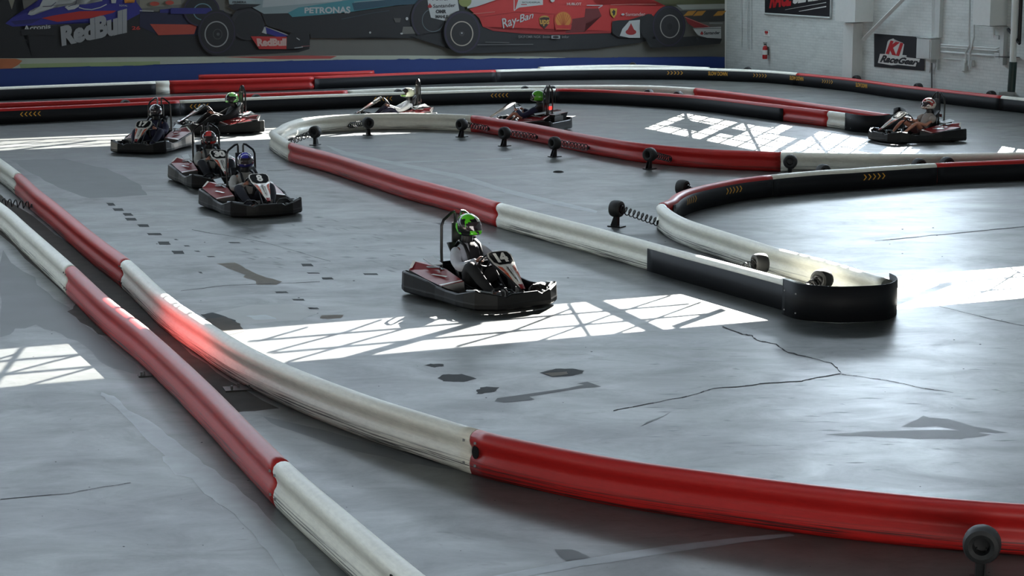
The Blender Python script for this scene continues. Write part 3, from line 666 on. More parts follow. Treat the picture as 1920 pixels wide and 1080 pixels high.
def sweep(bm, path, s0, s1, prof, step=.16, mi=0, cap=True, vnorm=None):
    uvl = bm.loops.layers.uv.verify()
    n = max(2, int((s1 - s0) / step)); rings = []
    vnorm = vnorm or [b / .37 * .5 for a, b in prof]
    for i in range(n + 1):
        q = s0 + (s1 - s0) * i / n; p, nn = path.at(q)
        rings.append(([bm.verts.new(p + nn * a + Vector((0, 0, b))) for a, b in prof], q))
    m = len(prof)
    for (A, qa), (B, qb) in zip(rings, rings[1:]):
        for k in range(m):
            j = (k + 1) % m
            f = bm.faces.new((A[k], A[j], B[j], B[k])); f.material_index = mi; f.smooth = True
            for lp, uvv in zip(f.loops, ((qa, vnorm[k]), (qa, vnorm[j]), (qb, vnorm[j]), (qb, vnorm[k]))): lp[uvl].uv = uvv
    if cap:
        for R in (rings[0][0], rings[-1][0]):
            f = bm.faces.new(R); f.material_index = mi
def chevrons(bm, path, s, side, direction, count=5, size=.085, gap=.105, mi=1, zc=.215, off=.0975):
    def pt(a, z):
        p, n = path.at(a); return p + n * side * off + Vector((0, 0, z))
    h = size
    for k in range(count):
        b = s + (k - count / 2) * gap
        for sg in (1, -1):
            L = [(b, zc + sg * h * .62), (b + .028, zc + sg * h * .62), (b + .028 + direction * .05, zc), (b + direction * .05, zc)]
            f = bm.faces.new([bm.verts.new(pt(a, z)) for a, z in L]); f.material_index = mi
def words(bm, path, s, side, direction, txt_, length, hgt, zc=.22, off=.0975, mi=1):
    def fn(x, y):
        p, n = path.at(s + direction * (x - .5) * length); return p + n * side * off + Vector((0, 0, zc + (y - .5) * hgt))
    put_text(bm, txt_, fn, mi, .03)
def rail_run(path, cuts, labels, panels=(), marks=(), bolts=False):
    """cuts: [(s0, s1, 'red'|'white', label)]"""
    out = []
    for (s0, s1, colr, label) in cuts:
        bm = bmesh.new(); sweep(bm, path, s0 + .004, s1 - .004, PROF)
        o = finish(bm, 'barrier_rail', M_red if colr == 'red' else M_white, None, False)
        for p in o.data.polygons: p.use_smooth = len(p.vertices) == 4
        tag(o, label, 'barrier', labels)
        if bolts:
            for q in (s0 + .07, s1 - .07):
                if q < .5 or q > path.L - .5: continue
                p, n = path.at(q); sd = -1 if n.dot(p) > 0 else 1
                for z, a in ((.09, .086), (.285, .085)):
                    bm = bmesh.new(); boxm(bm, p + n * sd * (a + .002) + Vector((0, 0, z)), (.02, .02, .02)); finish(bm, 'joint_bolt', M_gry, o)
        for (a, b, side) in panels:
            a2, b2 = max(a, s0), min(b, s1)
            if b2 - a2 < .1: continue
            bm = bmesh.new(); sweep(bm, path, a2 + .006, b2 - .006, [(side * .086, .004), (side * .096, .004), (side * .096, .305), (side * .086, .305)], mi=0, vnorm=[0, 0, 1, 1])
            for mk in marks:
                if a2 <= mk[1] <= b2:
                    if mk[0] == 'c': chevrons(bm, path, mk[1], side, mk[2])
                    else: words(bm, path, mk[1], side, mk[2], 'SLOW DOWN', .62, .12)
            finish(bm, 'black_facing', [M_panel, M_yel], o, False, normals=False)
        out.append(o)
    return out
G_ = 'plastic barrier rails of the kart track'
def side_to_cam(path, s):
    p, n = path.at(s); return -1 if n.dot(p) > 0 else 1
# foreground rails
L1 = Path([(-150, 268), (-70, 330), (0, 379), (25, 398), (54, 424), (141, 500), (212, 565), (285, 622), (391, 718), (542, 867), (665, 972), (797, 1080), (900, 1160), (980, 1225)])
c1, c2 = L1.find(139, 502), L1.find(538, 868)
rail_run(L1, [(0, c1, 'white', 'cream rail at the left edge, lowest of the two leftmost rails'), (c1, c2, 'red', 'red rail in the lower left of the pair, running beside the bare floor'), (c2, L1.L, 'white', 'off-white rail leaving the bottom of the frame')], G_,
         [(L1.find(768, 1056), L1.L, side_to_cam(L1, L1.L - 1))], bolts=True)
L2 = Path([(-90, 236), (0, 297), (41, 327), (77, 359), (106, 381), (160, 425), (200, 456), (244, 488), (326, 561), (387, 602), (468, 651), (570, 697), (700, 745), (800, 776), (900, 806), (960, 821), (1160, 860), (1360, 888), (1560, 913), (1760, 933), (1920, 945), (2100, 955)])
c1, c2, c3 = L2.find(38, 327), L2.find(242, 490), L2.find(896, 806)
rail_run(L2, [(0, c1, 'white', 'cream rail at the left edge with black scribbled letters on it'), (c1, c2, 'red', 'straight red rail between the scribbled rail and the long curving white one'),
              (c2, c3, 'white', 'long curving white rail across the lower left, with a red glow on its side'), (c3, L2.L, 'red', 'longest red rail, sweeping across the bottom right of the frame')], G_, bolts=True)
# scribble on the cream rail
def scribble():
    bm = bmesh.new(); s0 = L2.find(3, 300)
    def pt(a, z): p, n = L2.at(s0 + a); return p + n * -.07 + Vector((0, 0, z))
    sd = -1 if (L2.at(s0)[0] + L2.at(s0)[1] * -.07).length < (L2.at(s0)[0] + L2.at(s0)[1] * .07).length else 1
    def pt(a, z): p, n = L2.at(s0 + a); return p + n * sd * (.089 if z < .16 else .08) + Vector((0, 0, z))
    for k in range(6): tube(bm, [pt(-.6 + k * .17, .21), pt(-.56 + k * .17, .09), pt(-.5 + k * .17, .2), pt(-.47 + k * .17, .1)], .009, 5)
    o = finish(bm, 'scribbled_letters', mat('marker_ink', (24, 24, 26), .6)); return o
scr = scribble(); scr.parent = [o for o in C.objects if o.get('label', '').startswith('cream rail at the left edge with')][0]

def joint_hole_disc():
    s = L2.find(905, 808); bm = bmesh.new(); sd = side_to_cam(L2, s)
    p, n = L2.at(s); t = Vector((n.y, -n.x, 0)); c = p + n * sd * .062 + Vector((0, 0, .2))
    v = [bm.verts.new(c + t * (.038 * math.cos(k * PI / 8)) + Vector((0, 0, .058 * math.sin(k * PI / 8)))) for k in range(16)]
    w_ = [bm.verts.new(x.co + n * sd * .012) for x in v]; bm.faces.new(w_)
    for k in range(16): bm.faces.new((v[k], v[(k + 1) % 16], w_[(k + 1) % 16], w_[k]))
    return finish(bm, 'hole_disc', mat('hole_shade', (6, 6, 7), .9))  # black disc on the rail; the hole's inner shade is put in its colour
jh = joint_hole_disc(); jh.parent = [o for o in C.objects if o.get('label', '').startswith('longest red rail')][0]
# central island: cap, near side, left tip, far side
MP = Path([(1507, 531), (1464, 519), (1370, 494), (1282, 471), (1228, 456), (1120, 427), (942, 381), (875, 360), (775, 334), (700, 311), (625, 288), (550, 268), (533, 259), (521, 251), (517, 246), (520, 240), (530, 233), (545, 227),
           (565, 222), (612, 217), (675, 213.5), (737, 212), (800, 212.5), (887, 216), (940, 223), (980, 229), (1035, 239), (1100, 252), (1185, 266), (1260, 274), (1335, 280), (1440, 284), (1465, 285), (1600, 287.5), (1740, 288), (1920, 285), (2080, 281)])
c1, c2, c3, c4 = MP.find(942, 381), MP.find(549, 268), MP.find(887, 216), MP.find(1465, 285)
cp0, cp1 = MP.find(1505, 531), MP.find(1228, 458)
def side_to_cam(path, s):
    p, n = path.at(s); return -1 if n.dot(p) > 0 else 1
rail_run(MP, [(0, c1, 'white', 'white rail behind the nearest kart, half covered by black facing'), (c1, c2, 'red', 'long straight red rail behind the three leading karts on the left'),
              (c2, c3, 'white', 'white rail bent round the left tip of the island'), (c3, c4, 'red', 'red rail with four spring posts in front of it'), (c4, MP.L, 'white', 'pale rail with a sunlit top, behind the chevron rail on the right')], G_,
         [(cp0, cp1, side_to_cam(MP, cp1 - .5))])
NP = Path([(1668, 524), (1655, 520), (1560, 491), (1462, 466), (1410, 450), (1352, 432), (1305, 417), (1275, 405), (1257, 394), (1249, 385), (1251, 377), (1262, 367), (1285, 356), (1330, 345), (1380, 335.5), (1442, 328), (1530, 320), (1590, 316.5), (1660, 311.5), (1752, 306), (1840, 302), (1920, 299), (2080, 291)])
c1, c2, c3 = NP.find(1244, 386), NP.find(1444, 328), NP.find(1752, 306)
sdN = side_to_cam(NP, c2)
dN = 1
rail_run(NP, [(0, c1, 'white', 'white curved rail with two springs leaning on its near side'), (c1, c2, 'red', 'short red-topped rail bending round the inner tip, with two chevron groups'),
              (c2, c3, 'white', 'white-topped black-faced rail with one chevron group on the right'), (c3, NP.L, 'red', 'red-topped black-faced rail at the right edge, mid height')], G_,
         [(NP.find(1250, 379) + .02, NP.L, sdN)], [('c', NP.find(1283, 357), dN), ('c', NP.find(1368, 338), dN), ('c', NP.find(1634, 313.5), dN)])
# back island, front and rear lines
P1 = Path([(-90, 207), (0, 203), (175, 195.5), (335, 188), (480, 182), (650, 175.5), (780, 171.5), (900, 168), (960, 166.5), (1042, 166), (1110, 167.5), (1185, 171), (1310, 179.5), (1440, 194), (1557, 208), (1600, 214)])
c1, c2, c3 = P1.find(336, 188), P1.find(1042, 166), P1.find(1557, 208)
s1_ = side_to_cam(P1, c2); ce = P1.find(1475, 199)
rail_run(P1, [(0, c1, 'red', 'red-topped black-faced rail at the left edge, behind the kart numbered 17'), (c1, c2, 'white', 'white-topped black-faced rail behind the two karts driving left'),
              (c2, c3, 'red', 'red-topped rail whose black facing stops short of the white end piece'), (c3, P1.L, 'white', 'short white end piece beside the black end cap')], G_, [(0, ce, s1_)],
         [('c', P1.find(59, 200), -1), ('c', P1.find(374, 186), -1), ('c', P1.find(721, 173), -1), ('c', P1.find(937, 167), -1)])
P2 = Path([(-90, 196), (0, 192.5), (240, 184.5), (336, 180.5), (480, 175), (650, 169), (705, 166.5), (820, 163), (960, 160.8), (1042, 160), (1160, 159.5), (1230, 161), (1305, 165), (1440, 181), (1540, 196), (1640, 210), (1668, 214)])
c1, c2 = P2.find(650, 169), P2.find(1305, 165)
rail_run(P2, [(0, c1, 'red', 'long red rail at the left, behind the red-topped chevron rail'), (c1, c2, 'white', 'white rail seen just behind the white-topped chevron rail'), (c2, P2.L, 'red', 'red rail leading to the black end cap, rear of the two')], G_)
# outer line round the hall
Q = Path([(-90, 168), (0, 163), (290, 152), (320, 151), (450, 147.5), (587, 143), (760, 136.2), (928, 130.7), (1020, 128.3), (1120, 126.8), (1270, 126.6), (1360, 128.7), (1440, 132), (1497, 136.7), (1600, 147), (1690, 159), (1790, 169.7), (1881, 179.5), (1920, 183.5), (2060, 199)])
c = [Q.find(289, 152), Q.find(318, 151), Q.find(586, 143), Q.find(928, 130.7), Q.find(1497, 136.5), Q.find(1881, 179.5)]
sq = side_to_cam(Q, c[3])
rail_run(Q, [(0, c[0], 'white', 'white-topped black-faced rail under the blue band at the left edge'), (c[0], c[1], 'white', 'short bare white block between the far left rails'), (c[1], c[2], 'red', 'bare red rail below the painted blue band'),
             (c[2], c[3], 'red', 'thin red-topped black-faced rail along the middle of the blue band'), (c[3], c[4], 'white', 'white-topped black-faced rail in the far corner with SLOW DOWN lettering'),
             (c[4], c[5], 'red', 'red-topped black-faced rail under the black wall sign'), (c[5], Q.L, 'white', 'white-topped rail at the right edge beneath the round pipe')], G_,
         [(0, c[0], sq), (c[2], Q.L, sq)],
         [('c', Q.find(1268, 127), 1), ('w', Q.find(1348, 129), 1), ('c', Q.find(1430, 131), 1), ('w', Q.find(1499, 137), 1), ('c', Q.find(1558, 143), 1), ('w', Q.find(1621, 150), 1)])
R_ = Path([(372, 140), (480, 138), (600, 135.5), (700, 132)])
rail_run(R_, [(0, R_.L, 'red', 'thin red rail lying behind the bare red one, against the blue band')], G_)
S_ = Path([(1010, 125.2), (1060, 123.5), (1120, 121.8), (1185, 121.2), (1240, 122.5), (1330, 126)])
rail_run(S_, [(0, S_.L, 'white', 'white rail at the far corner, behind the white-topped one')], G_)

# black end caps: bent sheets closing the islands
def cap(name, pts, z1, label, seam=None):
    bm = bmesh.new(); p = Path(None, world=pts); uvl = bm.loops.layers.uv.verify()
    sweep(bm, p, 0, p.L, [(-.006, .002), (.006, .002), (.006, z1), (-.006, z1)], step=.06, vnorm=[0, 0, 1, 1])
    o = tag(finish(bm, name, M_panel), label, 'barrier end cap')
    for q in (.05, .3):
        a, n = p.at(q)
        if n.dot(a) > 0: n = -n
        for z in (.07, .3):
            bm = bmesh.new(); boxm(bm, a + n * .008 + Vector((0, 0, z)), (.016, .016, .016)); finish(bm, 'rivet', M_gry, o)
    return o
cw = [G(x, y) for x, y in ((1467, 589.5), (1497, 599), (1557, 605), (1620, 604), (1662, 600), (1680, 590))]
pe, ne = NP.at(0.15)
nn = ne if (pe + ne * .11 - cw[-1]).length < (pe - ne * .11 - cw[-1]).length else -ne
cw += [Vector((cw[-1].x + .02, cw[-1].y + .22, 0)), Vector((cw[-1].x - .01, cw[-1].y + .42, 0))]
cap('barrier_end_cap', [(p.x, p.y) for p in cw], .43, 'curved black sheet closing the near end of the central island')
pf, nf = P2.at(P2.L - .02)
cw2 = [G(x, y) for x, y in ((1584, 244), (1602, 247.5), (1630, 250), (1662, 249), (1690, 243))]
cw2 += [Vector((cw2[-1].x + .2, cw2[-1].y + .6, 0)), Vector((cw2[-1].x + .15, cw2[-1].y + 1.3, 0)), pf + Vector((.15, .15, 0))]
cap('barrier_end_cap', [(p.x, p.y) for p in cw2], .40, 'curved black sheet closing the far island, behind the kart on the right')

# ------------------------------------------------------------------ spring posts
def make_stand():
    root = empty('spring_post')
    bm = bmesh.new()
    pr = [(.062, -.075), (.09, -.09), (.118, -.08), (.13, -.05), (.133, 0), (.13, .05), (.118, .08), (.09, .09), (.062, .075), (.055, .03), (.055, -.03)]
    lathe(bm, pr, 'X', (0, 0, .28), 28); finish(bm, 'tyre', M_rub, root, True)
    bm = bmesh.new(); lathe(bm, [(.058, .02), (.03, .022), (.001, .022), (.001, .05), (.03, .05), (.058, .04)], 'X', (0, 0, .28), 16); finish(bm, 'hub', M_steel, root, True)
    bm = bmesh.new()
    boxm(bm, (0, 0, .008), (.24, .16, .016))
    finish(bm, 'base_plate', M_steel, root)
    bm = bmesh.new()
    for y in (-.035, .03):
        a = [bm.verts.new((x, y, z)) for x, z in ((-.09, .016), (.03, .016), (.03, .25), (.0, .25))]; b = [bm.verts.new((v.co.x, y + .008, v.co.z)) for v in a]
        bm.faces.new(a); bm.faces.new(b)
        for i in range(4): bm.faces.new((a[i], a[(i + 1) % 4], b[(i + 1) % 4], b[i]))
    boxm(bm, (.012, 0, .12), (.03, .065, .2)); finish(bm, 'post', M_steel, root)
    bm = bmesh.new(); pts = []; T = 9; n = T * 16
    for k in range(n + 1):
        a = 2 * PI * k / 16; x = k / n; pts.append((x, .058 * math.cos(a), .058 * math.sin(a)))
    me = None
    # unit length coil, stretched per copy along x only by editing its control points
    return root, pts
proto_root, coil = make_stand()
proto_parts = list(proto_root.children)
stand_n = [0]
def coil_obj(length, drop, parent):
    bm = bmesh.new(); ax = Vector((length, 0, -drop)); L = ax.length; ax.normalize(); y = Vector((0, 1, 0)); z = ax.cross(y)
    tube(bm, [Vector((.07, 0, .28)) + ax * (p[0] * L) + y * p[1] + z * p[2] for p in coil], .0095, 6)
    o = finish(bm, 'coil_spring', M_spr, parent, True)
    bm = bmesh.new(); e = Vector((.07, 0, .28)) + ax * L; boxm(bm, e + ax * .005, (.02, .06, .06)); finish(bm, 'spring_clamp', M_spr, parent); return o
def stand(base, tgt, label, group=None, drop=.15):
    base = Vector((base[0], base[1], 0)); tgt = Vector((tgt[0], tgt[1], 0)); d = tgt - base
    rz = math.atan2(d.y, d.x)
    if stand_n[0] == 0: r = proto_root
    else:
        r = proto_root.copy(); C.objects.link(r)
        for ch in proto_parts: c = ch.copy(); C.objects.link(c); c.parent = r
    stand_n[0] += 1
    r.location = base; r.rotation_euler = (0, 0, rz); tag(r, label, 'spring post', group or 'tyre and spring posts propping the rails')
    coil_obj(max(.16, d.length - .07 - .11), drop, r)
def near(path, px, py, z=.2):
    s = path.find(px, py, z); return path.at(s)[0]
for (b, path, e, lab) in [
    ((591, 272), MP, (532, 262), 'spring post just inside the left tip of the island'),
    ((690, 254), MP, (652, 240), 'spring post with its tyre facing the camera, at the white far rail'),
    ((866, 257), MP, (918, 243), 'leftmost spring post of the red rail row, at the white joint'),
    ((946, 274), MP, (1006, 263), 'second spring post along the red rail, counted from the white joint'),
    ((1040, 294), MP, (1103, 285), 'third spring post along the red rail, counted from the white joint'),
    ((1218, 317), MP, (1262, 304), 'spring post standing alone near the middle of the red rail'),
    ((1481, 331), MP, (1484, 309), 'spring post in front of the red and pale rail joint'),
    ((1156, 425), NP, (1243, 410), 'dark spring post left of the inner tip, with a long spring to the white rail'),
    ((-46, 405), L2, (62, 382), 'spring post off the left edge whose spring pushes on the red rail'),
    ((1838, 1092), L2, (1836, 1030), 'big spring post with its tyre facing out at the bottom right corner')]:
    stand(G(*b), near(path, *e), lab)
# lying posts inside the loop end, lit by the sun
stand(G(1424, 534), near(MP, 1340, 487, .34), 'sunlit tyre and spring leaning on the facing rail inside the loop end')
stand(G(1540, 566), near(MP, 1480, 524, .34), 'sunlit spring post tucked behind the black end cap')
def behind(path, px, py, dist, label, flip=1):
    s = path.find(px, py); p, n = path.at(s)
    if n.dot(p) < 0: n = -n
    stand(p + n * dist * flip, p, label, 'tyres of spring posts peeping over the rails')
for (pth, x, y, lab) in [(NP, 1329, 346, 'tyre top behind the short red-topped rail at the inner tip'), (NP, 1570, 318, 'tyre top behind the middle of the white-topped chevron rail'),
                         (NP, 1752, 306, 'tyre top behind the joint where the white top turns red'), (NP, 1805, 303, 'tyre top behind the red-topped rail at the right edge'),
                         (P1, 247, 192, 'tyre top showing in the red band at the far left'), (P1, 490, 181, 'tyre top right of the second kart on the left'), (P1, 757, 172, 'tyre behind the helmet of the driver in the white shirt'),
                         (P1, 987, 166, 'low tyre top left of the driver with the red tail light'), (P1, 1036, 166, 'tyre behind the roll hoop of the kart with the red tail light'),
                         (P1, 1200, 172, 'larger tyre top on the far white rail, left of its neighbour'), (P1, 1254, 176, 'tyre top on the far white rail, left of the red joint'),
                         (Q, 1390, 130, 'tyre top at the foot of the white wall near the mural corner'), (Q, 1579, 145, 'tyre top left of the wall pilaster'),
                         (Q, 1695, 159, 'tyre top below the black lettered wall sign'), (Q, 1832, 174, 'tyre top below the horizontal conduits'), (S_, 1185, 121, 'tyre top below the red racing car of the mural')]:
    behind(pth, x, y, .42 if pth in (P1,) else .5, lab)
# loose fittings on the floor
def plate(px, py, label, big=True):
    p = G(px, py); e = empty('floor_bracket', p, .3); tag(e, label, 'floor plate')
    bm = bmesh.new(); boxm(bm, (0, 0, .006), (.34 if big else .14, .2 if big else .1, .012)); finish(bm, 'steel_plate', M_steel, e)
    for a, b in ((-.1, -.05), (-.02, .04), (.08, -.04)):
        if not big and a > 0: continue
        bm = bmesh.new(); lathe(bm, [(.001, .012), (.012, .012), (.012, .05), (.001, .05)], 'Z', (a * (1 if big else .4), b * (1 if big else .4), 0), 8, closed=False); finish(bm, 'anchor_bolt', M_gry, e)
plate(452, 729, 'flat black steel plate with bolts between the two foreground rails')
plate(272, 705, 'small dark bracket under the sunlit part of the front red rail', False)
bm = bmesh.new(); r = bmesh.ops.create_icosphere(bm, subdivisions=2, radius=.1)
for v in r['verts']: v.co = Vector((v.co.x * 1.1, v.co.y * .7, max(0, v.co.z) * .35 + .001)) + Vector((0, 0, 0))
o = finish(bm, 'rubber_scrap', M_rub, None, True); o.location = G(1047, 323); tag(o, 'small black scrap lying on the bare floor of the island', 'debris')

# ------------------------------------------------------------------ karts
M_kred = mat('kart_red', (134, 22, 26), .35, var=.1, coat=.3); M_kwht = mat('kart_white', (236, 234, 228), .3, var=.04, coat=.3)
M_kblk = mat('kart_black', (19, 20, 22), .33, var=.3, scale=20); M_bump = mat('bumper_black', (15, 16, 18), .5, var=.35, scale=14, spec=.35)
M_frame = mat('kart_tube', (20, 21, 23), .3, .3); M_seat = mat('seat_black', (16, 17, 20), .45); M_org = mat('kart_orange', (196, 84, 50), .4)
M_lens_off = mat('tail_lens_dark', (90, 12, 14), .2); M_lens_on = mat('tail_lens_lit', (255, 30, 24), .3, emis=5)
def mir(L): return L + [(-x, *r) for (x, *r) in reversed(L) if abs(x) > 1e-6]
def make_kart(num, lit=False):
    K = empty('go_kart')
    # wraparound bumper
    out = [(0, .97, .235), (.20, .97, .235), (.27, .965, .20), (.40, .945, .235), (.585, .80, .27), (.62, .76, .29), (.665, .56, .235), (.675, .40, .20), (.66, .10, .195), (.665, -.12, .215), (.69, -.30, .26), (.70, -.60, .29), (.70, -.84, .30), (.665, -.95, .30), (.60, -.975, .30), (.50, -.985, .25), (0, -.985, .25)]
    ring = mir(out[:-1] + [out[-1]])
    bm = bmesh.new(); levels = []
    n = len(ring)
    def inset(i, d):
        x, y, z = ring[i]; a = Vector(ring[i - 1][:2]); b = Vector(ring[(i + 1) % n][:2]); t = (b - a).normalized(); nn = Vector((t.y, -t.x)); c = Vector((x, y))
        if nn.dot(c) > 0: nn = -nn
        return c + nn * d
    for d, zf in ((.022, lambda z: .035), (.0, lambda z: .06), (-.003, lambda z: .105), (.001, lambda z: .125), (.008, lambda z: z - .012), (.022, lambda z: z), (.045, lambda z: z), (.05, lambda z: z - .03), (.05, lambda z: .05)):
        levels.append([bm.verts.new((*inset(i, d), zf(ring[i][2]))) for i in range(n)])
    for A, B in zip(levels, levels[1:] + levels[:1]):
        for k in range(n): bm.faces.new((A[k], A[(k + 1) % n], B[(k + 1) % n], B[k]))
    finish(bm, 'bumper', M_bump, K)
    bm = bmesh.new()
    prism(bm, mir([(0, .88), (.3, .86), (.5, .7), (.34, .3), (.32, -.3), (.56, -.5), (.56, -.9), (0, -.92)]), .045, .07)
    for s in (-1, 1):
        tube(bm, [(s * .14, .92, .10), (s * .16, .55, .11), (s * .30, .2, .11), (s * .30, -.4, .11), (s * .28, -.9, .12)], .016, 8)
        tube(bm, [(s * .52, .6, .13), (s * .2, .62, .13)], .016, 8)
        tube(bm, [(s * .34, -.35, .13), (s * .64, -.35, .13)], .014, 6)
    tube(bm, [(-.55, -.66, .14), (.55, -.66, .14)], .02, 8)
    finish(bm, 'chassis', M_frame, K)
    for s in (-1, 1):
        # front guard hoops
        bm = bmesh.new(); tube(bm, [(s * .16, .80, .1), (s * .17, .80, .24), (s * .22, .81, .285), (s * .34, .79, .285), (s * .39, .77, .24), (s * .40, .74, .1)], .012, 8); finish(bm, 'guard_hoop', M_frame, K, True)
        bm = bmesh.new(); tube(bm, [(s * .42, .86, .25), (s * .56, .72, .27), (s * .60, .55, .25)], .014, 8); tube(bm, [(s * .30, .88, .22), (s * .44, .82, .17), (s * .56, .62, .2)], .012, 8); finish(bm, 'corner_tube', M_gry, K, True)
        bm = bmesh.new(); boxm(bm, (s * .11, .64, .2), (.08, .015, .11)); tube(bm, [(s * .11, .66, .09), (s * .11, .645, .2)], .01, 6); finish(bm, 'pedal', M_gry, K)
        for (x, y, r, wd) in ((.50, .56, .128, .12), (.52, -.66, .14, .17)):
            bm = bmesh.new(); h = wd / 2
            lathe(bm, [(r * .55, -h * .8), (r * .8, -h), (r * .96, -h * .8), (r, -h * .4), (r, h * .4), (r * .96, h * .8), (r * .8, h), (r * .55, h * .8)], 'X', (s * x, y, r), 20)
            t = finish(bm, 'tyre', M_rub, K, True)
            bm = bmesh.new(); lathe(bm, [(r * .55, -h * .7), (r * .2, -h * .3), (r * .2, h * .3), (r * .55, h * .7)], 'X', (s * x, y, r), 14); finish(bm, 'wheel_rim', M_gry, t, True)
        # side pod, faceted, red decal on top, white rim
        bm = bmesh.new()
        V = [(.33, .08, .10), (.63, .04, .10), (.655, -.86, .10), (.34, -.86, .10), (.33, .05, .27), (.60, -.06, .22), (.63, -.40, .27), (.64, -.80, .33), (.52, -.90, .42), (.35, -.80, .40), (.31, -.40, .36)]
        vv = [bm.verts.new((s * x, y, z)) for x, y, z in V]
        bm.faces.new((vv[4], vv[5], vv[6], vv[10])).material_index = 1
        bm.faces.new((vv[10], vv[6], vv[7])).material_index = 1
        bm.faces.new((vv[10], vv[7], vv[8], vv[9])).material_index = 1
        for f in ((0, 1, 5, 4), (1, 2, 7, 6, 5), (2, 3, 9, 8, 7), (3, 0, 4, 10, 9), (0, 3, 2, 1)): bm.faces.new([vv[i] for i in f])
        def on(L, mi, dz=.004):
            f = bm.faces.new([bm.verts.new((s * x, y, z + dz)) for x, y, z in L]); f.material_index = mi
        on([(.60, -.78, .352), (.64, -.80, .335), (.52, -.90, .424), (.50, -.86, .418)], 2, .006)
        on([(.36, -.80, .402), (.40, -.83, .408), (.365, -.42, .353), (.33, -.42, .36)], 0, .006)
        on([(.42, -.20, .305), (.45, -.20, .30), (.53, -.44, .302), (.49, -.44, .31)], 2, .006)
        on([(.34, .03, .275), (.60, -.06, .226), (.61, -.10, .23), (.34, 0, .28)], 2, .005)
        finish(bm, 'side_pod', [M_kblk, M_kred, M_kwht], K, normals=False)
        # white mud flap at the rear corner
        bm = bmesh.new()
        a = [bm.verts.new((s * x, y, z)) for x, y, z in ((.33, -.72, .50), (.36, -.42, .44), (.46, -.50, .42), (.45, -.76, .47))]; b = [bm.verts.new(v.co + Vector((0, 0, -.012))) for v in a]
        bm.faces.new(a); bm.faces.new(b)
        for i in range(4): bm.faces.new((a[i], a[(i + 1) % 4], b[(i + 1) % 4], b[i]))
        finish(bm, 'rear_flap', mat('flap_grey', (176, 182, 186), .4), K)
        bm = bmesh.new(); tube(bm, [(s * .25, -.60, .12), (s * .255, -.62, .55), (s * .25, -.62, .90), (s * .22, -.62, .97), (s * .10, -.62, 1.06), (s * .055, -.62, 1.07), (s * .045, -.62, 1.04), (s * .045, -.60, .30)], .019, 8)
        finish(bm, 'roll_hoop', M_frame, K, True)
        bm = bmesh.new(); tube(bm, [(s * .26, -.60, .30), (s * .42, -.40, .40), (s * .46, -.72, .36), (s * .25, -.8, .3)], .012, 6); finish(bm, 'side_brace', M_gry, K, True)
    bm = bmesh.new(); boxm(bm, (.0, -.80, .25), (.5, .2, .22)); boxm(bm, (0, -.80, .38), (.36, .16, .06)); finish(bm, 'motor_box', M_kblk, K)
    bm = bmesh.new(); boxm(bm, (0, -.6, .80), (.20, .03, .26)); finish(bm, 'headrest_pad', M_seat, K)
    bm = bmesh.new(); boxm(bm, (0, -.68, .55), (.10, .03, .07)); finish(bm, 'tail_light', M_lens_on if lit else M_lens_off, K)
    # bucket seat
    bm = bmesh.new(); prof = [(.16, .15), (.05, .11), (-.10, .095), (-.24, .10), (-.36, .15), (-.44, .27), (-.50, .42), (-.54, .56), (-.57, .68)]
    rows = []
    for i, (y, z) in enumerate(prof):
        wd = .19 + .03 * math.sin(i / 8 * PI); hh = (.03, .06, .10, .15, .19, .17, .13, .09, .03)[i]
        t = Vector((0, prof[min(8, i + 1)][0] - prof[max(0, i - 1)][0], prof[min(8, i + 1)][1] - prof[max(0, i - 1)][1])).normalized()
        nrm = Vector((0, -t.z, t.y)); nrm = nrm if nrm.z > 0 or nrm.y > 0 else -nrm
        nrm = Vector((0, abs(t.z), abs(t.y)))
        rows.append([bm.verts.new(Vector((x * wd, y, z)) + nrm * hh * (abs(x) ** 3)) for x in (-1.12, -1, -.75, -.4, 0, .4, .75, 1, 1.12)])
    for A, B in zip(rows, rows[1:]):
        for k in range(8): bm.faces.new((A[k], A[k + 1], B[k + 1], B[k]))
    seat = finish(bm, 'seat', M_seat, K, True)
    sd = seat.modifiers.new('thick', 'SOLIDIFY'); sd.thickness = .018
    # steering wheel and column
    W = Matrix.Translation((0, .16, .53)) @ Matrix.Rotation(math.radians(-38), 4, 'X')
    bm = bmesh.new(); tube(bm, [W @ Vector((.145 * math.cos(a) * (1.1), .0, 0)) + (W.to_3x3() @ Vector((0, 0, 0.12 * math.sin(a)))) for a in [2 * PI * k / 28 for k in range(28)]], .014, 8, closed=True)
    for a in (0, PI, -PI / 2): tube(bm, [W @ Vector((0, 0, 0)), W @ Vector((.15 * math.cos(a), 0, .115 * math.sin(a)))], .012, 6)
    tube(bm, [(0, .17, .525), (0, .55, .18)], .013, 8); finish(bm, 'steering_wheel', M_kblk, K, True)
    # nose fairing with the number plate
    A_ = Vector((0, .30, .665)); B_ = Vector((0, .90, .25)); ax = (B_ - A_); Ln = ax.length; ax.normalize(); nr = Vector((0, -ax.z, ax.y)); nr = nr if nr.z > 0 else -nr
    def fp(wx, t, h=0): return A_ + ax * (t * Ln) + Vector((wx, 0, 0)) + nr * (h + .035 * (1 - min(1, abs(wx) / .18)) * min(1, max(0, (t - .3) / .25)))
    bm = bmesh.new()
    FO = [(.10, 0), (.155, .03), (.178, .12), (.160, .30), (.12, .46), (.075, .70), (.035, .95), (.03, 1.0)]
    top = []; bot = []
    for wx, t in FO:
        top.append([bm.verts.new(fp(wx * k, t)) for k in (-1, -.5, 0, .5, 1)]); bot.append([bm.verts.new(fp(wx * k, t) - nr * .03) for k in (-1, 1)])
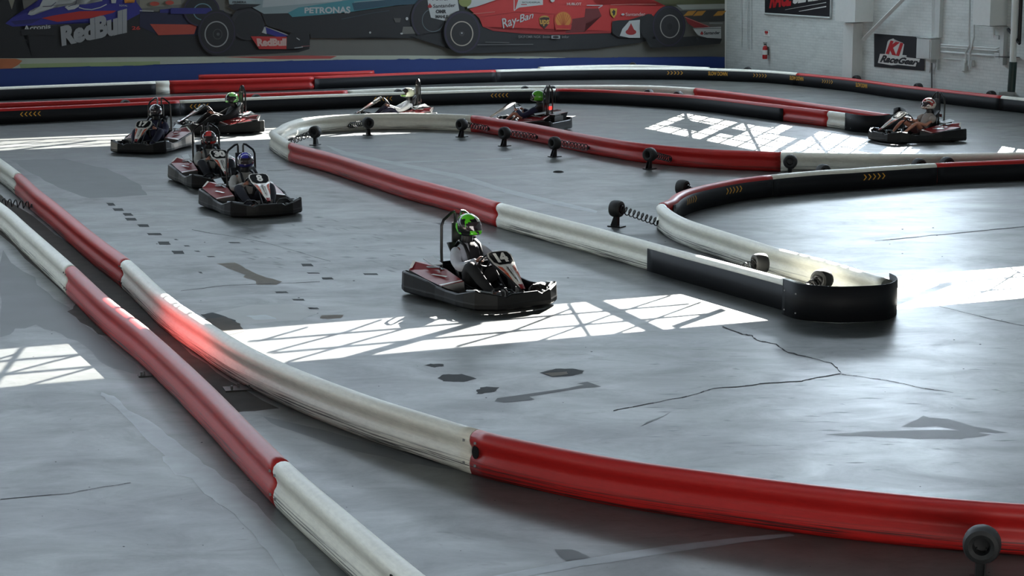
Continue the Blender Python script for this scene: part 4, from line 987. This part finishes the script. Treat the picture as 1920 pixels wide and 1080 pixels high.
    for i in range(len(FO) - 1):
        for k in range(4): f = bm.faces.new((top[i][k], top[i][k + 1], top[i + 1][k + 1], top[i + 1][k])); f.material_index = 0 if FO[i][1] < .9 else 2
        bm.faces.new((top[i][0], top[i + 1][0], bot[i + 1][0], bot[i][0])).material_index = 1; bm.faces.new((top[i][4], top[i + 1][4], bot[i + 1][1], bot[i][1])).material_index = 1
        bm.faces.new((bot[i][0], bot[i][1], bot[i + 1][1], bot[i + 1][0])).material_index = 1
    def dec(L, mi, h=.004):
        for sg in (1, -1):
            f = bm.faces.new([bm.verts.new(fp(sg * a, t, h)) for a, t in L]); f.material_index = mi
    dec([(.135, .36), (.105, .50), (.06, .62), (.075, .42)], 3); dec([(.11, .52), (.085, .66), (.06, .80), (.066, .60)], 3)
    dec([(.006, .44), (.018, .40), (.012, .84), (.006, .80)], 1, .005); dec([(.026, .46), (.034, .44), (.02, .78), (.016, .74)], 1, .005)
    dec([(0, 1.0), (.032, .97), (.034, .88), (0, .9)], 2, .006)
    fa = finish(bm, 'nose_fairing', [M_kwht, M_kblk, M_kred, M_org], K, normals=False)
    bm = bmesh.new()
    PL = [(-.085, .02), (.085, .02), (.138, .05), (.158, .13), (.142, .27), (.085, .345), (-.085, .345), (-.142, .27), (-.158, .13), (-.138, .05)]
    f = bm.faces.new([bm.verts.new(fp(a, t, .006)) for a, t in PL]); bmesh.ops.triangulate(bm, faces=[f], ngon_method='EAR_CLIP')
    wd = {'8': .10, '30': .21, '17': .17, '14': .175}.get(num, .19)
    put_text(bm, num, lambda x, y: fp((x - .5) * wd, .295 - y * .235, .014), 1, .045 if num == '8' else .07)
    # the plate reads from the front, so mirror the word across the nose
    for v in bm.verts:
        if any(f.material_index == 1 for f in v.link_faces): v.co.x = -v.co.x
    finish(bm, 'number_plate', [mat('plate_black', (12, 12, 14), .7, spec=.15), mat('plate_white', (240, 238, 232), .5)], fa, normals=False)
    return K
# ------------------------------------------------------------------ drivers
def skin(verts, edges, name, mats, parent, sub=2, root=0):
    me = D.meshes.new(name); me.from_pydata([v[0] for v in verts], edges, []); o = D.objects.new(name, me); C.objects.link(o)
    sk = o.modifiers.new('skin', 'SKIN'); sk.use_smooth_shade = True; sk.branch_smoothing = .4
    for i, v in enumerate(verts):
        r = v[1]; d = me.skin_vertices[0].data[i]; d.radius = r if isinstance(r, tuple) else (r, r); d.use_root = (i == root)
    ss = o.modifiers.new('ss', 'SUBSURF'); ss.levels = sub; ss.render_levels = sub
    dg = bpy.context.evaluated_depsgraph_get(); dg.update()
    m2 = D.meshes.new_from_object(o.evaluated_get(dg)); m2.name = name; D.objects.remove(o); D.meshes.remove(me)
    m2.materials.clear(); m2.materials.append(mats)
    for p in m2.polygons: p.use_smooth = True; p.material_index = 0
    return m2
def chainv(parts):
    V = []; E = []; ix = {}
    for nm, co, r, par in parts:
        ix[nm] = len(V); V.append((co, r))
        if par: E.append((ix[par], ix[nm]))
    return V, E
TORSO = [('pel', (0, -.25, .20), .13, None), ('bel', (0, -.30, .34), .128, 'pel'), ('che', (0, -.38, .52), .15, 'bel'), ('nek', (0, -.42, .665), .062, 'che')]
def arms(e=0, hand=True, stop=None):
    P = []
    for s, k in ((-1, 'l'), (1, 'r')):
        P += [('sh' + k, (s * .185, -.38, .585), .07 + e, 'che'), ('ua' + k, (s * .265, -.26, .48), .056 + e, 'sh' + k)]
        if stop == 'short': continue
        P += [('el' + k, (s * .29, -.11, .41), .047 + e, 'ua' + k), ('fa' + k, (s * .22, .02, .46), .038 + e, 'el' + k), ('wr' + k, (s * .165, .105, .515), .028 + e, 'fa' + k)]
        if hand:
            P += [('pa' + k, (s * .155, .145, .54), .03, 'wr' + k)]
            for j, (dx, dz, L) in enumerate(((-.022, .03, 1), (-.008, .012, 1.08), (.004, -.008, 1.0), (.014, -.026, .8))):
                b = Vector((s * (.150 - dx * .2), .165, .54 + dz)); 
                P += [('f%d%s0' % (j, k), tuple(b), .0095, 'pa' + k), ('f%d%s1' % (j, k), tuple(b + Vector((s * -.008, .028 * L, .004))), .009, 'f%d%s0' % (j, k)), ('f%d%s2' % (j, k), tuple(b + Vector((s * -.034 * L, .024, -.004))), .008, 'f%d%s1' % (j, k))]
            P += [('t%s0' % k, (s * .135, .13, .565), .011, 'pa' + k), ('t%s1' % k, (s * .115, .14, .565), .009, 't%s0' % k)]
    return P
def legs(e=0, stop=None, feet=True):
    P = []
    for s, k in ((-1, 'l'), (1, 'r')):
        P += [('hi' + k, (s * .11, -.18, .20), .085 + e, 'pel'), ('th' + k, (s * .21, -.02, .35), .085 + e, 'hi' + k)]
        if stop == 'shorts': continue
        P += [('kn' + k, (s * .285, .13, .465), .066 + e, 'th' + k), ('ca' + k, (s * .25, .32, .31), .058 + e, 'kn' + k), ('an' + k, (s * .17, .50, .155), .036 + e, 'ca' + k)]
        if feet: P += [('to' + k, (s * .14, .62, .19), .032, 'an' + k)]
    return P
skm = mat('skin', (176, 120, 98), .5)
BT = [(n_, c_, r_ * (.68 if n_ != 'nek' else 1), p_) for n_, c_, r_, p_ in TORSO]
V, E = chainv(BT + [('hd', (0, -.40, .77), .07, 'nek'), ('hc', (0, -.37, .86), .09, 'hd'), ('ht', (0, -.38, .93), .07, 'hc')] + [(n_, c_, (r_ - .02) if n_[:2] in ('sh', 'ua') else r_, p_) for n_, c_, r_, p_ in arms(-.006)] + legs(-.022))
ME = {}
ME['body'] = skin(V, E, 'body', skm, None)
CT = [(n_, c_, (r_ + .026) if n_ != 'nek' else .075, p_) for n_, c_, r_, p_ in TORSO]
V, E = chainv(CT + arms(.02, False)); ME['long'] = skin(V, E, 'shirt', skm, None)
V, E = chainv(CT + arms(.026, False, 'short')); ME['short'] = skin(V, E, 'shirt', skm, None)
PT = [('pel', (0, -.25, .19), .14, None), ('bel', (0, -.29, .27), .132, 'pel')]
V, E = chainv(PT + legs(.016, None, False)); ME['trousers'] = skin(V, E, 'trousers', skm, None)
V, E = chainv(PT + legs(.02, 'shorts')); ME['shorts'] = skin(V, E, 'shorts', skm, None)
V, E = chainv([('a', (0, 0, 0), .05, None), ('b', (0, .06, .03), .045, 'a'), ('c', (0, .15, .06), .035, 'b'), ('d', (0, .02, -.03), .045, 'a')]); ME['shoe'] = skin(V, E, 'shoe', skm, None)
def helmet_mesh():
    bm = bmesh.new(); bmesh.ops.create_uvsphere(bm, u_segments=40, v_segments=28, radius=1)
    kill = []
    for v in bm.verts:
        x, y, z = v.co; c = Vector((x * .128, y * .155, z * .145))
        if y > 0 and z < 0: c.y += .03 * y * min(1, -z * 2.2)                       # chin bar
        if z < -.55: c.z = -.08 - (z + .55) * -.06; 
        if y < -.3 and z < -.2: c.y *= .93
        v.co = c
    bm.faces.ensure_lookup_table()
    vis = []
    for f in bm.faces:
        c = f.calc_center_median(); az = math.atan2(abs(c.x), c.y); el = math.atan2(c.z, math.hypot(c.x, c.y))
        if az < 1.15 and -.20 < el < .42: vis.append(f)
    bv = bmesh.new(); mp = {}
    for f in vis:
        L = []
        for v in f.verts:
            if v not in mp: mp[v] = bv.verts.new(v.co * 1.015)
            L.append(mp[v])
        bv.faces.new(L)
    bmesh.ops.delete(bm, geom=vis, context='FACES')
    for f in bm.faces:
        c = f.calc_center_median()
        f.material_index = 1 if c.z < -.075 else 0
        f.smooth = True
    for f in bv.faces: f.smooth = True
    a = D.meshes.new('helmet'); bm.to_mesh(a); b = D.meshes.new('visor'); bv.to_mesh(b); bm.free(); bv.free()
    return a, b
HM, VM = helmet_mesh()
def helmet_mat(name, base, mid, acc, stripe=.03, th=.5, scale=11):
    m = D.materials.new(name); m.use_nodes = True; l = m.node_tree.links; b = m.node_tree.nodes['Principled BSDF']
    ob = N(m, 'ShaderNodeTexCoord').outputs['Object']
    n1 = noise(m, mapped(m, ob, (1.3, .7, 1)), scale, 1, .4, .8)
    c = mixc(m, ramp(m, n1, [(th, g3(0)), (th + .012, g3(1))]), srgb(base), srgb(acc))
    sx = N(m, 'ShaderNodeSeparateXYZ'); l.new(ob, sx.inputs[0])
    ab = N(m, 'ShaderNodeMath', operation='ABSOLUTE'); l.new(sx.outputs[0], ab.inputs[0])
    lt = N(m, 'ShaderNodeMath', operation='LESS_THAN'); l.new(ab.outputs[0], lt.inputs[0]); lt.inputs[1].default_value = stripe
    gt = N(m, 'ShaderNodeMath', operation='GREATER_THAN'); l.new(sx.outputs[2], gt.inputs[0]); gt.inputs[1].default_value = .04
    mu = N(m, 'ShaderNodeMath', operation='MULTIPLY'); l.new(lt.outputs[0], mu.inputs[0]); l.new(gt.outputs[0], mu.inputs[1])
    c = mixc(m, mu.outputs[0], c, srgb(mid)); l.new(c, b.inputs['Base Color']); b.inputs['Roughness'].default_value = .22; b.inputs['Coat Weight'].default_value = .5
    return m
M_visor = mat('smoked_visor', (52, 40, 44), .08, .3, coat=1)
GREEN = ((96, 214, 40), (20, 22, 22), (20, 22, 24))
def obj_mesh(name, me, m, parent, loc=(0, 0, 0), rot=None):
    o = link(name, me, parent); o.location = loc
    if rot: o.rotation_euler = rot
    ms = m if isinstance(m, list) else [m]
    while len(me.materials) < len(ms): me.materials.append(ms[len(me.materials)])
    for i, q in enumerate(ms):
        o.material_slots[i].link = 'OBJECT'; o.material_slots[i].material = q
    return o
def make_driver(shirt, trs, hm, yaw, tilt, label, zs=.92, **kw):
    P = _driver(shirt, trs, hm, yaw, tilt, label, **kw); P['_z'] = zs
    return P
def _driver(shirt, trs, hm, yaw, tilt, label, skin_c=skm, short=False, shorts=False, straps=True, inner=None, visor=True, shoe=(30, 30, 32)):
    P = empty('person')
    tag(P, label, 'person', 'kart drivers')
    obj_mesh('body', ME['body'], skin_c, P)
    ms = mat('cloth_%d_%d_%d' % shirt, shirt, .85, var=.16, scale=22); mt = mat('cloth_%d_%d_%d' % trs, trs, .85, var=.16, scale=22)
    obj_mesh('shirt', ME['short' if short else 'long'], ms, P)
    obj_mesh('shorts' if shorts else 'trousers', ME['shorts' if shorts else 'trousers'], mt, P)
    for s in (-1, 1):
        obj_mesh('shoe', ME['shoe'], mat('shoe_%d' % shoe[0], shoe, .6), P, (s * .145, .54, .13))
    bm = bmesh.new(); lathe(bm, [(.072, .60), (.082, .64), (.078, .70), (.07, .76), (.05, .76), (.05, .60)], 'Z', (0, 0, 0), 18)
    for v in bm.verts: v.co.y += -.415 + (v.co.z - .62) * .2; v.co.z += .03
    finish(bm, 'neck_sock', M_seat, P, True)
    h = obj_mesh('helmet', HM, [hm, M_blk], P, (0, -.365, .875), (tilt, 0, yaw)); h.scale = (1.14,) * 3
    if visor: obj_mesh('visor', VM, M_visor, h)
    else:
        v = obj_mesh('visor', VM, M_visor, h); v.rotation_euler = (.75, 0, 0)
    if straps:
        for s in (-1, 1):
            bm = bmesh.new(); prev = None; pts = [(.125, -.50, .60), (.12, -.40, .70), (.11, -.275, .655), (.10, -.212, .56), (.09, -.175, .45), (.07, -.13, .35), (.04, -.10, .26)]
            for i, p in enumerate(pts):
                q = [bm.verts.new((s * p[0] + dx, p[1], p[2])) for dx in (-.022, .022)]
                if prev: bm.faces.new((prev[0], prev[1], q[1], q[0]))
                prev = q
            o = finish(bm, 'harness_strap', M_seat, P, True); sd = o.modifiers.new('t', 'SOLIDIFY'); sd.thickness = .012; sd.offset = 0
    if inner:
        bm = bmesh.new(); rows = []
        for (y, z, wd) in ((-.29, .685, .05), (-.218, .60, .07), (-.20, .52, .075), (-.172, .44, .07), (-.14, .35, .05)):
            rows.append([bm.verts.new((x * wd, y + .006 - abs(x) * .012, z)) for x in (-1, -.4, .4, 1)])
        for A, B in zip(rows, rows[1:]):
            for k in range(3): bm.faces.new((A[k], A[k + 1], B[k + 1], B[k]))
        o = finish(bm, 'undershirt', mat('cloth_%d_%d_%d' % inner, inner, .9), P, True); sd = o.modifiers.new('t', 'SOLIDIFY'); sd.thickness = .01
    return P
hmG = helmet_mat('helmet_green', (96, 216, 40), (210, 214, 208), (16, 18, 18), .022, .50, 9)
hmG2 = helmet_mat('helmet_pale_green', (150, 226, 130), (30, 40, 30), (30, 38, 30), .012, .52, 10)
hmW = helmet_mat('helmet_white', (214, 220, 196), (214, 220, 196), (90, 140, 40), .02, .60, 9)
hmG3 = helmet_mat('helmet_green_plain', (86, 170, 44), (22, 40, 22), (22, 30, 24), .012, .58, 9)
hmB = helmet_mat('helmet_black', (30, 32, 36), (190, 194, 196), (176, 180, 184), .008, .57, 12)
hmR = helmet_mat('helmet_red', (36, 26, 28), (196, 30, 28), (170, 40, 36), .045, .52, 10)
hmN = helmet_mat('helmet_navy', (26, 24, 92), (40, 40, 150), (196, 198, 206), .05, .63, 12)
hmRW = helmet_mat('helmet_red_white', (206, 200, 192), (170, 40, 34), (150, 40, 34), .012, .50, 13)
dark_skin = mat('skin_dark', (112, 70, 54), .5)
KS = .965
# (centre pixel on the floor, heading, number, brake light, kart label, driver arguments)
fleet = [
    ((907, 561), (.55, -.835), '14', False, 'nearest go-kart, white nose catching the sun, middle of the track',
     dict(shirt=(176, 180, 190), trs=(22, 23, 26), hm=hmG, yaw=.42, tilt=0, inner=(20, 20, 24), skin_c=dark_skin, zs=1.03, label='driver in a light grey jacket and green helmet, in the nearest kart')),
    ((474, 395), (.42, -.907), '8', False, 'go-kart numbered 8, front of the close pair on the left',
     dict(shirt=(150, 148, 144), trs=(26, 28, 40), hm=hmN, yaw=-.35, tilt=0, label='driver in a grey top and dark blue helmet, in kart 8')),
    ((403, 344), (.38, -.925), '30', False, 'go-kart numbered 30, rear of the close pair on the left',
     dict(shirt=(150, 150, 146), trs=(28, 30, 38), hm=hmR, yaw=-.3, tilt=0, label='driver in a grey top and red-crowned helmet, in kart 30')),
    ((283, 281), (-.17, -.985), '17', False, 'go-kart numbered 17, with a sunlit rear side',
     dict(shirt=(34, 34, 62), trs=(30, 32, 56), hm=hmB, yaw=.05, tilt=-.05, label='driver in navy overalls and black and white helmet, in kart 17')),
    ((408, 248), (-.92, -.39), '22', False, 'go-kart driving left beside the back barrier, numbered 22',
     dict(shirt=(28, 27, 30), trs=(22, 22, 25), hm=hmG2, yaw=.6, tilt=0, straps=False, zs=.89, label='driver in black with a pale green helmet, in kart 22')),
    ((738, 231.5), (-.97, -.24), '16', False, 'go-kart half hidden behind the white island rail, driver in white',
     dict(zs=.84, shirt=(206, 210, 216), trs=(26, 26, 48), hm=hmW, yaw=-.05, tilt=0, skin_c=dark_skin, straps=False, visor=False, label='driver in a white long-sleeved shirt, seen from the side above the white rail')),
    ((983, 244), (-.90, .43), '21', True, 'go-kart seen from behind with a glowing red tail light',
     dict(shirt=(30, 34, 62), trs=(28, 32, 60), hm=hmG3, yaw=.1, tilt=0, shorts=True, straps=False, label='driver in a navy top with bare knees and green helmet, by the red tail light')),
    ((1713, 264), (-.93, -.37), '36', False, 'go-kart at the far right, turning past the black end cap',
     dict(shirt=(150, 142, 136), trs=(70, 40, 42), hm=hmRW, yaw=.0, tilt=0, short=True, shorts=True, straps=False, label='driver in a pale tee shirt and shorts with red and white helmet, far right')),
]
for (px, hd, num, lit, kl, da) in fleet:
    p = G(*px); rz = math.atan2(hd[1], hd[0]) - PI / 2
    K = make_kart(num, lit); K.location = p; K.rotation_euler = (0, 0, rz); K.scale = (KS,) * 3; tag(K, kl, 'go-kart', 'go-karts on the track')
    d = make_driver(**da); d.location = p; d.rotation_euler = (0, 0, rz); d.scale = (KS, KS, KS * d['_z']); del d['_z']
